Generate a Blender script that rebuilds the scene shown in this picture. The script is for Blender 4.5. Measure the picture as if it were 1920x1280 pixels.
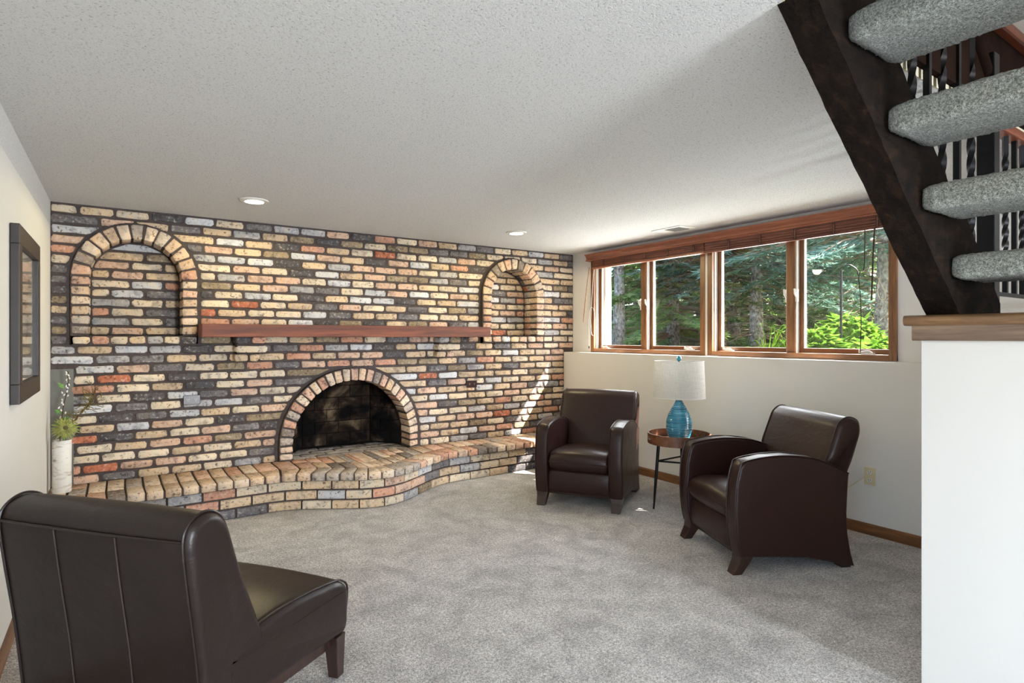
import bpy, bmesh, math, random
from mathutils import Vector, Matrix
random.seed(7)
scene = bpy.context.scene
for o in list(bpy.data.objects): bpy.data.objects.remove(o)
COL = scene.collection
PI = math.pi

# ------------------------------------------------------------------ camera, world, sun, exposure
CH = 1.335                       # eye height
cam_d = bpy.data.cameras.new('camera'); cam = bpy.data.objects.new('camera', cam_d); COL.objects.link(cam)
cam.location = (0, 0, CH)
cam.rotation_euler = (PI/2, 0, -math.radians(34.03))
cam_d.sensor_width = 36; cam_d.lens = 1090/1920*36
cam_d.shift_y = (632-640)/1920
cam_d.clip_start = .05; cam_d.clip_end = 300
scene.camera = cam
scene.view_settings.view_transform = 'Standard'; scene.view_settings.look = 'None'
scene.view_settings.gamma = 1; scene.view_settings.use_curve_mapping = False
scene.view_settings.exposure = -0.1
scene.cycles.max_bounces = 8; scene.cycles.diffuse_bounces = 5; scene.cycles.glossy_bounces = 3
scene.cycles.transmission_bounces = 6; scene.cycles.transparent_max_bounces = 8
scene.cycles.sample_clamp_indirect = 6
scene.cycles.caustics_reflective = False; scene.cycles.caustics_refractive = False

SUN_DIR = Vector((-1, 1.05, -1.385)).normalized()      # the way the sunlight travels
w = bpy.data.worlds.new('world'); scene.world = w; w.use_nodes = True
wn = w.node_tree; wn.nodes.clear()
sky = wn.nodes.new('ShaderNodeTexSky'); sky.sky_type = 'NISHITA'; sky.sun_disc = False
sky.sun_elevation = math.asin(-SUN_DIR.z); sky.sun_rotation = math.atan2(-SUN_DIR.x, -SUN_DIR.y)
sky.dust_density = 2.0
bgn = wn.nodes.new('ShaderNodeBackground'); bgn.inputs[1].default_value = 1.3
won = wn.nodes.new('ShaderNodeOutputWorld')
wn.links.new(sky.outputs[0], bgn.inputs[0]); wn.links.new(bgn.outputs[0], won.inputs[0])

def add_light(name, kind, energy, color, loc, rot=None, direction=None, parent=None, **kw):
    d = bpy.data.lights.new(name, kind); d.energy = energy; d.color = color
    for k, v in kw.items(): setattr(d, k, v)
    o = bpy.data.objects.new(name, d); COL.objects.link(o); o.location = loc
    if direction is not None: o.rotation_euler = Vector(direction).to_track_quat('-Z', 'Y').to_euler()
    elif rot is not None: o.rotation_euler = rot
    if parent: o.parent = parent
    return o
add_light('sun', 'SUN', 42.0, (1, .95, .87), (10, -6, 12), direction=SUN_DIR, angle=math.radians(.53))
# daylight through side door and windows; added fill behind the camera and upstairs
add_light('patio_fill', 'AREA', 780, (.83, .91, 1.0), (2.02, -5.62, 1.08), direction=(-.1, 1, 0), shape='RECTANGLE', size=.82, size_y=2.0)  # added lamp in the unseen doorway, fills the room from behind the camera
add_light('side_door_daylight', 'AREA', 48, (.82, .90, 1.0), (-.62, -.6, 1.08), direction=(1, .12, 0), shape='RECTANGLE', size=2.2, size_y=1.95)
add_light('window_daylight', 'AREA', 105, (.93, .97, 1.0), (4.70, 3.3, 1.62), direction=(-1, -.2, -.15), shape='RECTANGLE', size=2.8, size_y=.74)
add_light('hall_fill', 'AREA', 100, (1, .98, .95), (2.2, -3.5, 4.2), direction=(0, 1, -.3), shape='RECTANGLE', size=2.2, size_y=1.6)  # added lamp inside the closed upper hall, no window behind it

# ------------------------------------------------------------------ key measures of the room (metres)
B = 5.168; XL = -.40; XR = 4.21; XU = 4.344; H = 2.285; ZLEDGE = 1.168
YB = -5.5                        # rear wall, behind the camera
COURSE = .0715; Z0 = 1.279       # brick course height, underside of the header course below the niches
ZH = .29                         # top of the raised hearth

# ------------------------------------------------------------------ node helpers
def lin(c):
    return tuple(((v/255/12.92) if v/255 <= .04045 else ((v/255+.055)/1.055)**2.4) for v in c) + (1,)
class NT:
    def __init__(s, name):
        s.m = bpy.data.materials.new(name); s.m.use_nodes = True; s.t = s.m.node_tree; s.t.nodes.clear()
        s.out = s.n('ShaderNodeOutputMaterial'); s.p = s.n('ShaderNodeBsdfPrincipled')
        s.l(s.p.outputs[0], s.out.inputs[0])
    def n(s, t, **kw):
        x = s.t.nodes.new(t)
        for k, v in kw.items(): setattr(x, k, v)
        return x
    def l(s, a, b): s.t.links.new(a, b)
    def pos(s, scale=(1,1,1), rot=(0,0,0), coord='pos'):
        if coord == 'pos': src = s.n('ShaderNodeNewGeometry').outputs['Position']
        else: src = s.n('ShaderNodeTexCoord').outputs[coord]
        mp = s.n('ShaderNodeMapping'); mp.inputs['Scale'].default_value = scale; mp.inputs['Rotation'].default_value = rot
        s.l(src, mp.inputs[0]); return mp.outputs[0]
    def noise(s, vec, scale, detail=3, rough=.55, dist=0, out='Fac'):
        x = s.n('ShaderNodeTexNoise'); s.l(vec, x.inputs['Vector'])
        x.inputs['Scale'].default_value = scale; x.inputs['Detail'].default_value = detail
        x.inputs['Roughness'].default_value = rough; x.inputs['Distortion'].default_value = dist
        return x.outputs[out]
    def ramp(s, fac, stops, interp='LINEAR'):
        r = s.n('ShaderNodeValToRGB'); r.color_ramp.interpolation = interp
        e = r.color_ramp.elements
        while len(e) < len(stops): e.new(.5)
        for k, (p, c) in enumerate(stops):
            e[k].position = p; e[k].color = c if len(c) == 4 else tuple(c)+(1,)
        s.l(fac, r.inputs[0]); return r.outputs[0]
    def mix(s, fac, a, b, mode='MIX'):
        x = s.n('ShaderNodeMix', data_type='RGBA', blend_type=mode)
        for sock, v in ((x.inputs[0], fac), (x.inputs[6], a), (x.inputs[7], b)):
            if hasattr(v, 'is_linked') or hasattr(v, 'links'): s.l(v, sock)
            else: sock.default_value = v
        return x.outputs[2]
    def math(s, op, a, b=None):
        x = s.n('ShaderNodeMath', operation=op)
        for sock, v in ((x.inputs[0], a), (x.inputs[1], b)):
            if v is None: continue
            if hasattr(v, 'links'): s.l(v, sock)
            else: sock.default_value = v
        return x.outputs[0]
    def bump(s, h, strength=.3, dist=.01, prev=None):
        b = s.n('ShaderNodeBump'); b.inputs['Strength'].default_value = strength; b.inputs['Distance'].default_value = dist
        s.l(h, b.inputs['Height'])
        if prev is not None: s.l(prev, b.inputs['Normal'])
        return b.outputs[0]
    def fin(s, color=None, rough=.5, normal=None, metal=0, spec=.5, coat=0, coat_rough=.1, sheen=0):
        P = s.p.inputs
        if color is not None:
            if hasattr(color, 'links'): s.l(color, P['Base Color'])
            else: P['Base Color'].default_value = color
        if hasattr(rough, 'links'): s.l(rough, P['Roughness'])
        else: P['Roughness'].default_value = rough
        P['Metallic'].default_value = metal; P['Specular IOR Level'].default_value = spec
        P['Coat Weight'].default_value = coat; P['Coat Roughness'].default_value = coat_rough
        P['Sheen Weight'].default_value = sheen
        if normal is not None: s.l(normal, P['Normal'])
        return s.m
G4 = lambda v: (v, v, v, 1)
def plain(name, rgb, rough=.5, metal=0, spec=.5, vary=.12, nscale=14, coat=0):
    t = NT(name); c = lin(rgb)
    d = tuple(v*(1-vary) for v in c[:3])+(1,); u = tuple(min(1, v*(1+vary)) for v in c[:3])+(1,)
    n = t.noise(t.pos(), nscale, 3)
    return t.fin(t.ramp(n, [(.3, d), (.7, u)]), rough, t.bump(n, .06, .002), metal, spec, coat)
def paint(name, rgb, bump=.08):
    t = NT(name); n = t.noise(t.pos(), 160, 2); b = t.noise(t.pos(), 1.3, 2)
    c = lin(rgb)
    return t.fin(t.ramp(b, [(.3, tuple(v*.97 for v in c[:3])), (.7, c)]), .75, t.bump(n, bump, .002), spec=.25)
def wood(name, dark, light, axis='Y', scale=1.0, rough=.42, coat=.15, bump=.15):
    t = NT(name)
    sc = {'X': (1.2, 14, 14), 'Y': (14, 1.2, 14), 'Z': (14, 14, 1.2)}[axis]
    v = t.pos(tuple(k*scale for k in sc))
    g = t.noise(v, 1.6, 4, .6, .6); f = t.noise(v, 9, 3, .7)
    base = t.ramp(g, [(.28, lin(dark)), (.5, tuple((a+b)/2 for a, b in zip(lin(dark), lin(light)))), (.68, lin(light))])
    fine = t.ramp(f, [(.35, G4(.55)), (.6, G4(1))])
    c = t.mix(.6, base, fine, 'MULTIPLY')
    return t.fin(c, rough, t.bump(f, bump, .003), coat=coat, coat_rough=.25)

def brick_mat(name, source):
    t = NT(name)
    if source == 'object': col = t.n('ShaderNodeObjectInfo').outputs['Color']
    else: col = t.n('ShaderNodeVertexColor', layer_name='Col').outputs['Color']
    v = t.pos()
    big = t.noise(v, 13, 3, .6, .4); mid = t.noise(v, 46, 4, .65); fine = t.noise(v, 190, 3, .6)
    tint = t.ramp(big, [(.30, (.58, .56, .57)), (.47, (1, 1, 1)), (.70, (1.10, 1.0, .88))])
    c = t.mix(1, col, tint, 'MULTIPLY')
    c = t.mix(t.ramp(mid, [(.34, G4(.8)), (.44, G4(0))]), c, lin((62, 52, 50)))            # scorched pits
    c = t.mix(t.ramp(mid, [(.56, G4(0)), (.70, G4(.55))]), c, lin((222, 212, 198)))         # lime smears
    c = t.mix(.35, c, t.ramp(fine, [(.3, G4(.45)), (.62, G4(1))]), 'MULTIPLY')
    h = t.math('ADD', t.math('MULTIPLY', mid, 1.0), t.math('MULTIPLY', fine, .45))
    return t.fin(c, .88, t.bump(h, .55, .006), spec=.2)

def carpet_mat(name, a, b, patch=True, scale=1.0):
    t = NT(name); v = t.pos()
    fib = t.noise(v, 150*scale, 2, .8); tuft = t.noise(v, 66*scale, 3, .85); patchy = t.noise(v, 4.2, 4, .62, .5); pm = t.noise(v, 9, 3, .6, .8)
    c = t.ramp(tuft, [(.36, lin(a)), (.62, lin(b))])
    c = t.mix(.8, c, t.ramp(fib, [(.38, G4(.30)), (.55, G4(1.10))]), 'MULTIPLY')
    if patch:   # pile brushed this way and that
        c = t.mix(.75, c, t.ramp(patchy, [(.38, G4(.68)), (.5, G4(.92)), (.62, G4(1.08))]), 'MULTIPLY')
        c = t.mix(.45, c, t.ramp(pm, [(.35, G4(.66)), (.6, G4(1.06))]), 'MULTIPLY')
    h = t.math('ADD', tuft, t.math('MULTIPLY', fib, .7))
    return t.fin(c, .95, t.bump(h, .9, .012), spec=.08, sheen=.25)

def leather_mat(name, rgb, rough=.36):
    t = NT(name); v = t.pos()
    grain = t.n('ShaderNodeTexVoronoi'); t.l(v, grain.inputs['Vector']); grain.inputs['Scale'].default_value = 260
    wear = t.noise(v, 6, 4, .6, .5); crease = t.noise(t.pos((1, 1, 2.2)), 16, 3, .6, .6)
    c = lin(rgb)
    col = t.ramp(wear, [(.32, tuple(k*.85 for k in c[:3])), (.58, c), (.75, (c[0]*1.12, c[1]*1.1, c[2]*1.08))])
    r = t.ramp(wear, [(.3, G4(rough+.05)), (.7, G4(rough-.04))])
    nb = t.bump(grain.outputs['Distance'], .10, .0015)
    nb = t.bump(crease, .16, .010, nb)
    return t.fin(col, r, nb, spec=.34, coat=.06, coat_rough=.34)

MT = {}
MT['wall'] = paint('white_wall_paint', (224, 221, 216))
MT['brick'] = brick_mat('reclaimed_brick', 'object')
MT['brick_s'] = brick_mat('reclaimed_brick_joined', 'attr')
def mortar():
    t = NT('dark_mortar'); v = t.pos(); n = t.noise(v, 60, 4, .6); b = t.noise(v, 5, 2)
    c = t.mix(b, lin((70, 60, 56)), lin((92, 84, 82)))
    c = t.mix(.5, c, t.ramp(n, [(.35, G4(.6)), (.65, G4(1.1))]), 'MULTIPLY')
    return t.fin(c, .95, t.bump(n, .8, .006), spec=.1)
MT['mortar'] = mortar()
def popcorn(name, rgb):
    t = NT(name); v = t.pos()
    a = t.noise(v, 120, 3, .75); b = t.noise(v, 240, 2, .6); c0 = lin(rgb)
    spots = t.ramp(a, [(.32, tuple(k*.5 for k in c0[:3])), (.42, tuple(k*.95 for k in c0[:3])), (.6, c0)])
    return t.fin(spots, .95, t.bump(t.math('ADD', a, t.math('MULTIPLY', b, .4)), .75, .012), spec=.1)
MT['popcorn'] = popcorn('popcorn_ceiling', (232, 230, 226))
MT['carpet'] = carpet_mat('grey_plush_carpet', (168, 162, 159), (240, 236, 232))
MT['tread'] = carpet_mat('tread_carpet', (112, 115, 106), (210, 213, 204), patch=False, scale=2.0)
MT['oak_y'] = wood('oak_trim_y', (92, 56, 30), (150, 100, 58), 'Y')
MT['oak_z'] = wood('oak_trim_z', (92, 56, 30), (150, 100, 58), 'Z')
MT['oak_x'] = wood('oak_trim_x', (92, 56, 30), (150, 100, 58), 'X')
MT['cap_oak'] = wood('landing_oak', (74, 52, 34), (150, 112, 74), 'Y', .8, .35, .3)
MT['apron_oak'] = wood('apron_oak', (84, 66, 52), (160, 132, 108), 'Y', .55, .4, .2)
MT['mantel'] = wood('mantel_wood', (52, 20, 11), (136, 70, 42), 'X', .55, .6, 0)
MT['blind'] = wood('blind_wood', (92, 48, 34), (152, 92, 68), 'Y', 1.5, .5, .05)
MT['valance'] = wood('valance_wood', (122, 66, 44), (172, 106, 74), 'Y', .7, .35, .25)
def timber():
    t = NT('dark_rough_timber'); v = t.pos((3, 9, 7), (0, math.radians(41), 0))
    g = t.noise(v, 3.5, 5, .65, .4); f = t.noise(t.pos((9, 3, 14), (0, math.radians(41), 0)), 14, 3, .7)
    c = t.ramp(g, [(.3, lin((14, 10, 8))), (.55, lin((30, 22, 17))), (.8, lin((58, 40, 27)))])
    return t.fin(c, .85, t.bump(t.math('ADD', g, t.math('MULTIPLY', f, .6)), .8, .012), spec=.12)
MT['timber'] = timber()
MT['fascia'] = plain('dark_fascia_board', (30, 18, 13), .9, spec=.05, vary=.3)
MT['redwood'] = wood('red_brown_nosing', (92, 42, 22), (140, 70, 38), 'X', .8, .4, .2)
MT['iron'] = plain('black_wrought_iron', (24, 24, 27), .38, .6, vary=.2)
MT['leather'] = leather_mat('brown_leather', (42, 22, 19), .36)
MT['leather_dark'] = leather_mat('near_black_leather', (34, 23, 20), .37)
MT['leg'] = wood('dark_leg_wood', (34, 20, 16), (60, 38, 30), 'Z', 1.2, .35, .3)
MT['thread'] = plain('seam_thread', (46, 34, 28), .7)
MT['white_plastic'] = plain('white_plastic', (226, 224, 216), .4, vary=.04)
MT['ivory'] = plain('ivory_plastic', (214, 200, 164), .4, vary=.05)
MT['brown_plastic'] = plain('brown_plastic', (52, 28, 24), .3, vary=.1)
MT['slot'] = plain('dark_slot', (24, 20, 18), .6)
MT['cream'] = paint('cream_paint', (206, 196, 168))
MT['grey_panel'] = paint('grey_panel', (112, 112, 106))
MT['frame_black'] = plain('black_brown_frame', (38, 28, 24), .4, vary=.25)
MT['mat_board'] = paint('mat_board', (226, 224, 216))
def firebrick():
    t = NT('sooty_firebrick'); v = t.pos()
    s_ = t.noise(v, 3.2, 4, .6, .6); f = t.noise(v, 30, 4, .6)
    c = t.ramp(s_, [(.44, lin((16, 14, 13))), (.56, lin((50, 40, 32))), (.74, lin((132, 114, 90)))])
    c = t.mix(.6, c, t.ramp(f, [(.3, G4(.5)), (.6, G4(1.1))]), 'MULTIPLY')
    return t.fin(c, .95, t.bump(f, .4, .004), spec=.1)
MT['firebrick'] = firebrick()
MT['soot'] = plain('black_soot', (18, 16, 15), .95, spec=.1)
def glassy():
    t = NT('window_glass')
    tr = t.n('ShaderNodeBsdfTransparent'); gl = t.n('ShaderNodeBsdfGlossy'); gl.inputs['Roughness'].default_value = .01
    lw = t.n('ShaderNodeLayerWeight'); lw.inputs[0].default_value = .5
    fr = t.math('ADD', t.math('MULTIPLY', t.math('POWER', lw.outputs['Facing'], 4.5), .8), .045)
    mx = t.n('ShaderNodeMixShader'); t.l(fr, mx.inputs[0]); t.l(tr.outputs[0], mx.inputs[1]); t.l(gl.outputs[0], mx.inputs[2])
    t.l(mx.outputs[0], t.out.inputs[0]); return t.m
MT['glass'] = glassy()
def picture_glass():
    t = NT('picture_glass')
    tr = t.n('ShaderNodeBsdfTransparent'); gl = t.n('ShaderNodeBsdfGlossy'); gl.inputs['Roughness'].default_value = .005
    lw = t.n('ShaderNodeLayerWeight'); lw.inputs[0].default_value = .5
    fr = t.math('ADD', t.math('MULTIPLY', t.math('POWER', lw.outputs['Facing'], 4.5), .8), .07)
    mx = t.n('ShaderNodeMixShader'); t.l(fr, mx.inputs[0]); t.l(tr.outputs[0], mx.inputs[1]); t.l(gl.outputs[0], mx.inputs[2])
    t.l(mx.outputs[0], t.out.inputs[0]); return t.m
MT['picture_glass'] = picture_glass()
def emit(name, rgb, s):
    t = NT(name); e = t.n('ShaderNodeEmission'); e.inputs[0].default_value = lin(rgb); e.inputs[1].default_value = s
    t.l(e.outputs[0], t.out.inputs[0]); return t.m
MT['lens'] = emit('lamp_lens', (255, 250, 240), 9)

# ------------------------------------------------------------------ mesh helpers
def link(name, me, mat=None, parent=None, loc=(0,0,0), rot=(0,0,0), smooth=False):
    o = bpy.data.objects.new(name, me); COL.objects.link(o)
    o.location = loc; o.rotation_euler = rot
    if mat is not None and len(me.materials) == 0: me.materials.append(mat)
    if smooth:
        for p in me.polygons: p.use_smooth = True
    if parent is not None: o.parent = parent
    return o
def tag(o, label=None, cat=None, group=None, kind=None):
    if label: o['label'] = label
    if cat: o['category'] = cat
    if group: o['group'] = group
    if kind: o['kind'] = kind
    return o
def empty(name, loc=(0,0,0), rz=0, label=None, cat=None, group=None, kind=None):
    o = bpy.data.objects.new(name, None); COL.objects.link(o); o.location = loc; o.rotation_euler = (0, 0, rz)
    o.empty_display_size = .1
    return tag(o, label, cat, group, kind)
def copy_tree(o, parent=None):
    c = o.copy(); COL.objects.link(c); c.parent = parent
    for ch in list(o.children): copy_tree(ch, c)
    return c
class MB:
    def __init__(s): s.v = []; s.f = []
    def add(s, vs, fs):
        k = len(s.v); s.v += [tuple(p) for p in vs]; s.f += [tuple(i+k for i in q) for q in fs]; return s
    def box(s, lo, hi):
        x0, y0, z0 = lo; x1, y1, z1 = hi
        return s.add([(x0,y0,z0),(x1,y0,z0),(x1,y1,z0),(x0,y1,z0),(x0,y0,z1),(x1,y0,z1),(x1,y1,z1),(x0,y1,z1)],
                     [(0,3,2,1),(4,5,6,7),(0,1,5,4),(1,2,6,5),(2,3,7,6),(3,0,4,7)])
    def prism(s, poly, axis, a, b):
        """poly of 2-D points, counter-clockwise or not, extruded along axis from a to b"""
        def P(u, v, t): return {'X': (t,u,v), 'Y': (u,t,v), 'Z': (u,v,t)}[axis]
        n = len(poly)
        vs = [P(u,v,a) for u,v in poly] + [P(u,v,b) for u,v in poly]
        return s.add(vs, [tuple(range(n))[::-1], tuple(range(n,2*n))] + [(i,(i+1)%n,n+(i+1)%n,n+i) for i in range(n)])
    def tube(s, pts, r, seg=8, caps=True, radii=None):
        pts = [Vector(p) for p in pts]; n = len(pts); rings = []
        up = Vector((0,0,1))
        prev = None
        for i, p in enumerate(pts):
            d = (pts[min(i+1,n-1)]-pts[max(i-1,0)]).normalized()
            if prev is None:
                a = d.cross(up)
                if a.length < 1e-3: a = d.cross(Vector((1,0,0)))
            else: a = prev - d*prev.dot(d)
            a.normalize(); prev = a; b = d.cross(a)
            rr = radii[i] if radii else r
            rings.append([p+(a*math.cos(2*PI*k/seg)+b*math.sin(2*PI*k/seg))*rr for k in range(seg)])
        vs = [q for rg in rings for q in rg]
        fs = [(i*seg+k, i*seg+(k+1)%seg, (i+1)*seg+(k+1)%seg, (i+1)*seg+k) for i in range(n-1) for k in range(seg)]
        if caps: fs += [tuple(range(seg))[::-1], tuple((n-1)*seg+k for k in range(seg))]
        return s.add(vs, fs)
    def lathe(s, prof, seg=32, c=(0,0,0)):
        n = len(prof)
        vs = [(c[0]+r*math.cos(2*PI*k/seg), c[1]+r*math.sin(2*PI*k/seg), c[2]+z) for r, z in prof for k in range(seg)]
        fs = [(i*seg+k, i*seg+(k+1)%seg, (i+1)*seg+(k+1)%seg, (i+1)*seg+k) for i in range(n-1) for k in range(seg)]
        return s.add(vs, fs)
    def mesh(s, name, bevel=0, seg=2, angle=40):
        me = bpy.data.meshes.new(name); me.from_pydata(s.v, [], s.f)
        bm = bmesh.new(); bm.from_mesh(me)
        bmesh.ops.recalc_face_normals(bm, faces=bm.faces)
        if bevel:
            es = [e for e in bm.edges if len(e.link_faces) == 2 and e.calc_face_angle(0) > math.radians(angle)]
            bmesh.ops.bevel(bm, geom=es, offset=bevel, segments=seg, profile=.6, affect='EDGES', clamp_overlap=True)
        bm.to_mesh(me); bm.free(); me.update()
        return me
    def build(s, name, mat, parent=None, loc=(0,0,0), rot=(0,0,0), bevel=0, seg=2, smooth=False, sharp=35, angle=40):
        me = s.mesh(name, bevel, seg, angle)
        o = link(name, me, mat, parent, loc, rot)
        if smooth: shade(o, sharp)
        return o
def shade(o, ang=35):
    me = o.data
    for p in me.polygons: p.use_smooth = True
    try: me.set_sharp_from_angle(angle=math.radians(ang))
    except Exception: pass
    return o
def struct(o, label, cat): return tag(o, label, cat, kind='structure')
def catmull(pts, n=6, closed=True):
    P = [Vector(p) for p in pts]; m = len(P); out = []
    rng = range(m) if closed else range(m-1)
    for i in rng:
        if closed: p0, p1, p2, p3 = P[(i-1)%m], P[i], P[(i+1)%m], P[(i+2)%m]
        else: p0, p1, p2, p3 = P[max(i-1,0)], P[i], P[i+1], P[min(i+2,m-1)]
        for k in range(n):
            t = k/n
            out.append(.5*((2*p1)+(p2-p0)*t+(2*p0-5*p1+4*p2-p3)*t*t+(3*p1-p0-3*p2+p3)*t**3))
    if not closed: out.append(P[-1])
    return out
def round_poly(poly, r, seg=4):
    """round each corner; r a number or a list"""
    out = []; n = len(poly)
    for i in range(n):
        a, p, b = Vector(poly[i-1]), Vector(poly[i]), Vector(poly[(i+1)%n])
        rr = r[i] if isinstance(r, (list, tuple)) else r
        if rr <= 0: out.append(p); continue
        da, db = (a-p), (b-p); la, lb = da.length, db.length; t = min(rr, la*.48, lb*.48)
        pa, pb = p+da/la*t, p+db/lb*t
        for k in range(seg+1):
            u = k/seg; out.append(pa*(1-u)**2+p*2*u*(1-u)+pb*u*u)
    return out
def densify(poly, step=.05):
    out = []; n = len(poly)
    for i in range(n):
        a, b = Vector(poly[i]), Vector(poly[(i+1)%n]); m = max(1, int((b-a).length/step))
        out += [a+(b-a)*k/m for k in range(m)]
    return out
def puffy(poly, x0, x1, r=.03, nx=6, puff=0, rs=4, shift=None, warp=None):
    """upholstered block: a (y,z) outline swept along x with rounded ends; puff swells the middle"""
    n = len(poly); P = [Vector(p) for p in poly]
    area = sum(P[i].x*P[(i+1)%n].y-P[(i+1)%n].x*P[i].y for i in range(n))
    sg = 1 if area > 0 else -1
    N = []
    for i in range(n):
        d = (P[(i+1)%n]-P[i-1]); N.append(Vector((d.y, -d.x)).normalized()*sg if d.length > 1e-9 else Vector((0,0)))
    secs = []
    for k in range(rs+1):
        th = PI/2*k/rs; secs.append((x0+r-r*math.cos(PI/2-th) if False else x0+r*(1-math.sin(th)), r*(1-math.cos(PI/2-th)) if False else r*(1-math.sin(PI/2-th) ) ))
    left = [(x0+r*(1-math.cos(PI/2*k/rs)), r*(1-math.sin(PI/2*k/rs))) for k in range(rs+1)]
    mid = [(x0+r+(x1-x0-2*r)*k/nx, 0) for k in range(1, nx)]
    right = [(x0+x1-x, ins) for x, ins in left[::-1]]
    S = left+mid+right
    mb = MB(); vs = []
    for x, ins in S:
        u = (x-x0)/(x1-x0); pf = puff*math.sin(PI*min(max(u,0),1))**.6
        for i in range(n):
            q = P[i]+N[i]*(pf-ins); v = (x, q.x, q.y)
            vs.append(warp(v) if warp else v)
    m = len(S)
    fs = [(a*n+i, a*n+(i+1)%n, (a+1)*n+(i+1)%n, (a+1)*n+i) for a in range(m-1) for i in range(n)]
    fs += [tuple(range(n))[::-1], tuple((m-1)*n+i for i in range(n))]
    mb.add(vs, fs); return mb

# ------------------------------------------------------------------ bricks
PAL = [((204,180,150),25),((216,200,176),25),((206,174,152),14),((198,150,126),5),((182,112,84),2),
       ((116,112,112),10),((88,85,86),8),((200,200,202),9),((170,168,168),7),((150,134,110),7)]
CAP_PAL = [((206,180,154),24),((214,194,172),22),((204,168,146),18),((194,150,126),6),((176,164,152),10),((140,128,118),5)]
def brick_color(rng, pal=PAL):
    t = rng.random()*sum(w_ for _, w_ in pal)
    for c, w_ in pal:
        t -= w_
        if t <= 0: break
    k = rng.uniform(.86, 1.1)
    return tuple(min(1, v*k) for v in lin(c)[:3])+(1,)
def quad_brick(q, depth, rng, front=0, jit=.0034, edge=.006, rc=.011, push=None):
    """q: 4 corners (u,v) counter-clockwise; local axes u=x, v=z, faces -y. Worn outline, softened arris."""
    Q = [Vector(p) for p in q]; pts = []
    for i in range(len(Q)):
        a, p, b = Q[i-1], Q[i], Q[(i+1)%len(Q)]
        la, lb = (a-p).length, (b-p).length
        r1, r2 = min(rc*rng.uniform(.5,1.5), la*.35), min(rc*rng.uniform(.5,1.5), lb*.35)
        pts.append(p+(a-p)/la*r1); pts.append(p+(b-p)/lb*r2)
        if lb > .14: pts.append(p+(b-p)*rng.uniform(.3,.7))
    c = sum(pts, Vector((0,0)))/len(pts); n = len(pts)
    pts = [p+Vector((rng.uniform(-jit,jit), rng.uniform(-jit,jit))) for p in pts]
    inner = [p+(c-p).normalized()*edge for p in pts]
    def Y(p, y): return y-(push(p) if push else 0)
    vs = [(p.x, Y(p, front+rng.uniform(-.0015,.0015)), p.y) for p in inner] + [(p.x, Y(p, front+edge*.9), p.y) for p in pts] + [(p.x, front+depth, p.y) for p in pts]
    fs = [tuple(range(n))] + [(i, n+i, n+(i+1)%n, (i+1)%n) for i in range(n)] + [(n+i, 2*n+i, 2*n+(i+1)%n, n+(i+1)%n) for i in range(n)]
    return vs, fs
def place_brick(vs, fs, parent, loc, col, mesh=None, rot=None, scale=None, name='brick', mat=None):
    if mesh is None:
        mesh = bpy.data.meshes.new('brick'); mesh.from_pydata(vs, [], fs)
        bm = bmesh.new(); bm.from_mesh(mesh); bmesh.ops.recalc_face_normals(bm, faces=bm.faces); bm.to_mesh(mesh); bm.free()
        for p in mesh.polygons: p.use_smooth = True
        mesh.set_sharp_from_angle(angle=math.radians(50))
        mesh.materials.append(mat or MT['brick'])
    o = bpy.data.objects.new(name, mesh); COL.objects.link(o); o.parent = parent; o.location = loc; o.color = col
    if rot: o.rotation_euler = rot
    if scale: o.scale = scale
    return o
RB = random.Random(11)
def rect(w_, h_): return [(-w_/2,-h_/2),(w_/2,-h_/2),(w_/2,h_/2),(-w_/2,h_/2)]
def shared_brick(w_, h_, d_, rng):
    vs, fs = quad_brick(rect(w_, h_), d_, rng)
    me = bpy.data.meshes.new('brick'); me.from_pydata(vs, [], fs)
    bm = bmesh.new(); bm.from_mesh(me); bmesh.ops.recalc_face_normals(bm, faces=bm.faces); bm.to_mesh(me); bm.free()
    for p in me.polygons: p.use_smooth = True
    me.set_sharp_from_angle(angle=math.radians(50)); me.materials.append(MT['brick']); return me
BH = .0530; BW = .2005; PITCH = .2195; JT = .019
STRETCH = [shared_brick(BW, BH, .03, RB) for _ in range(14)]
HEAD = [shared_brick(.098, BH, .03, RB) for _ in range(8)]

# ------------------------------------------------------------------ the openings in the brick wall
NICHES = [(.111, .288), (3.497, .288)]           # centre x, inner half width
RING = .105
ZNF = 1.350                                      # niche floor
ZNS = 1.773                                      # springing
FX, FR, FZS, FZB = 1.752, .5325, .4175, ZH       # fireplace arch
NICHE_BACK = B+.205
def arch_outline(cx, r, zs, zb, n=24):
    return [(cx-r, zb)]+[(cx-r*math.cos(PI*k/n), zs+r*math.sin(PI*k/n)) for k in range(n+1)]+[(cx+r, zb)]
def x_half(r, zs, zb, z):
    if z < zb: return None
    if z <= zs: return r
    if z >= zs+r: return None
    return math.sqrt(r*r-(z-zs)**2)

# wall body: dark mortar face with three arched holes, the niches and firebox opening off it
wall_back = struct(empty('wall_back'), 'reclaimed brick chimney wall with two arched niches and a round fireplace opening', 'brick wall')
def holed_face():
    bm = bmesh.new()
    y = B+.008
    def loop(pts):
        vs = [bm.verts.new((x, y, z)) for x, z in pts]
        return [bm.edges.new((vs[i], vs[(i+1)%len(vs)])) for i in range(len(vs))]
    es = loop([(XL-.15,-.05),(XU+.15,-.05),(XU+.15,H+.1),(XL-.15,H+.1)])
    for cx, r in NICHES: es += loop(arch_outline(cx, r+.02, ZNS, ZNF-.004))
    es += loop(arch_outline(FX, FR+.02, FZS, .02))
    bmesh.ops.triangle_fill(bm, use_beauty=True, use_dissolve=False, edges=es)
    bmesh.ops.recalc_face_normals(bm, faces=bm.faces)
    me = bpy.data.meshes.new('mortar_face'); bm.to_mesh(me); bm.free(); return me
link('mortar_face', holed_face(), MT['mortar'], wall_back)
mb = MB()                                        # solid behind
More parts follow.
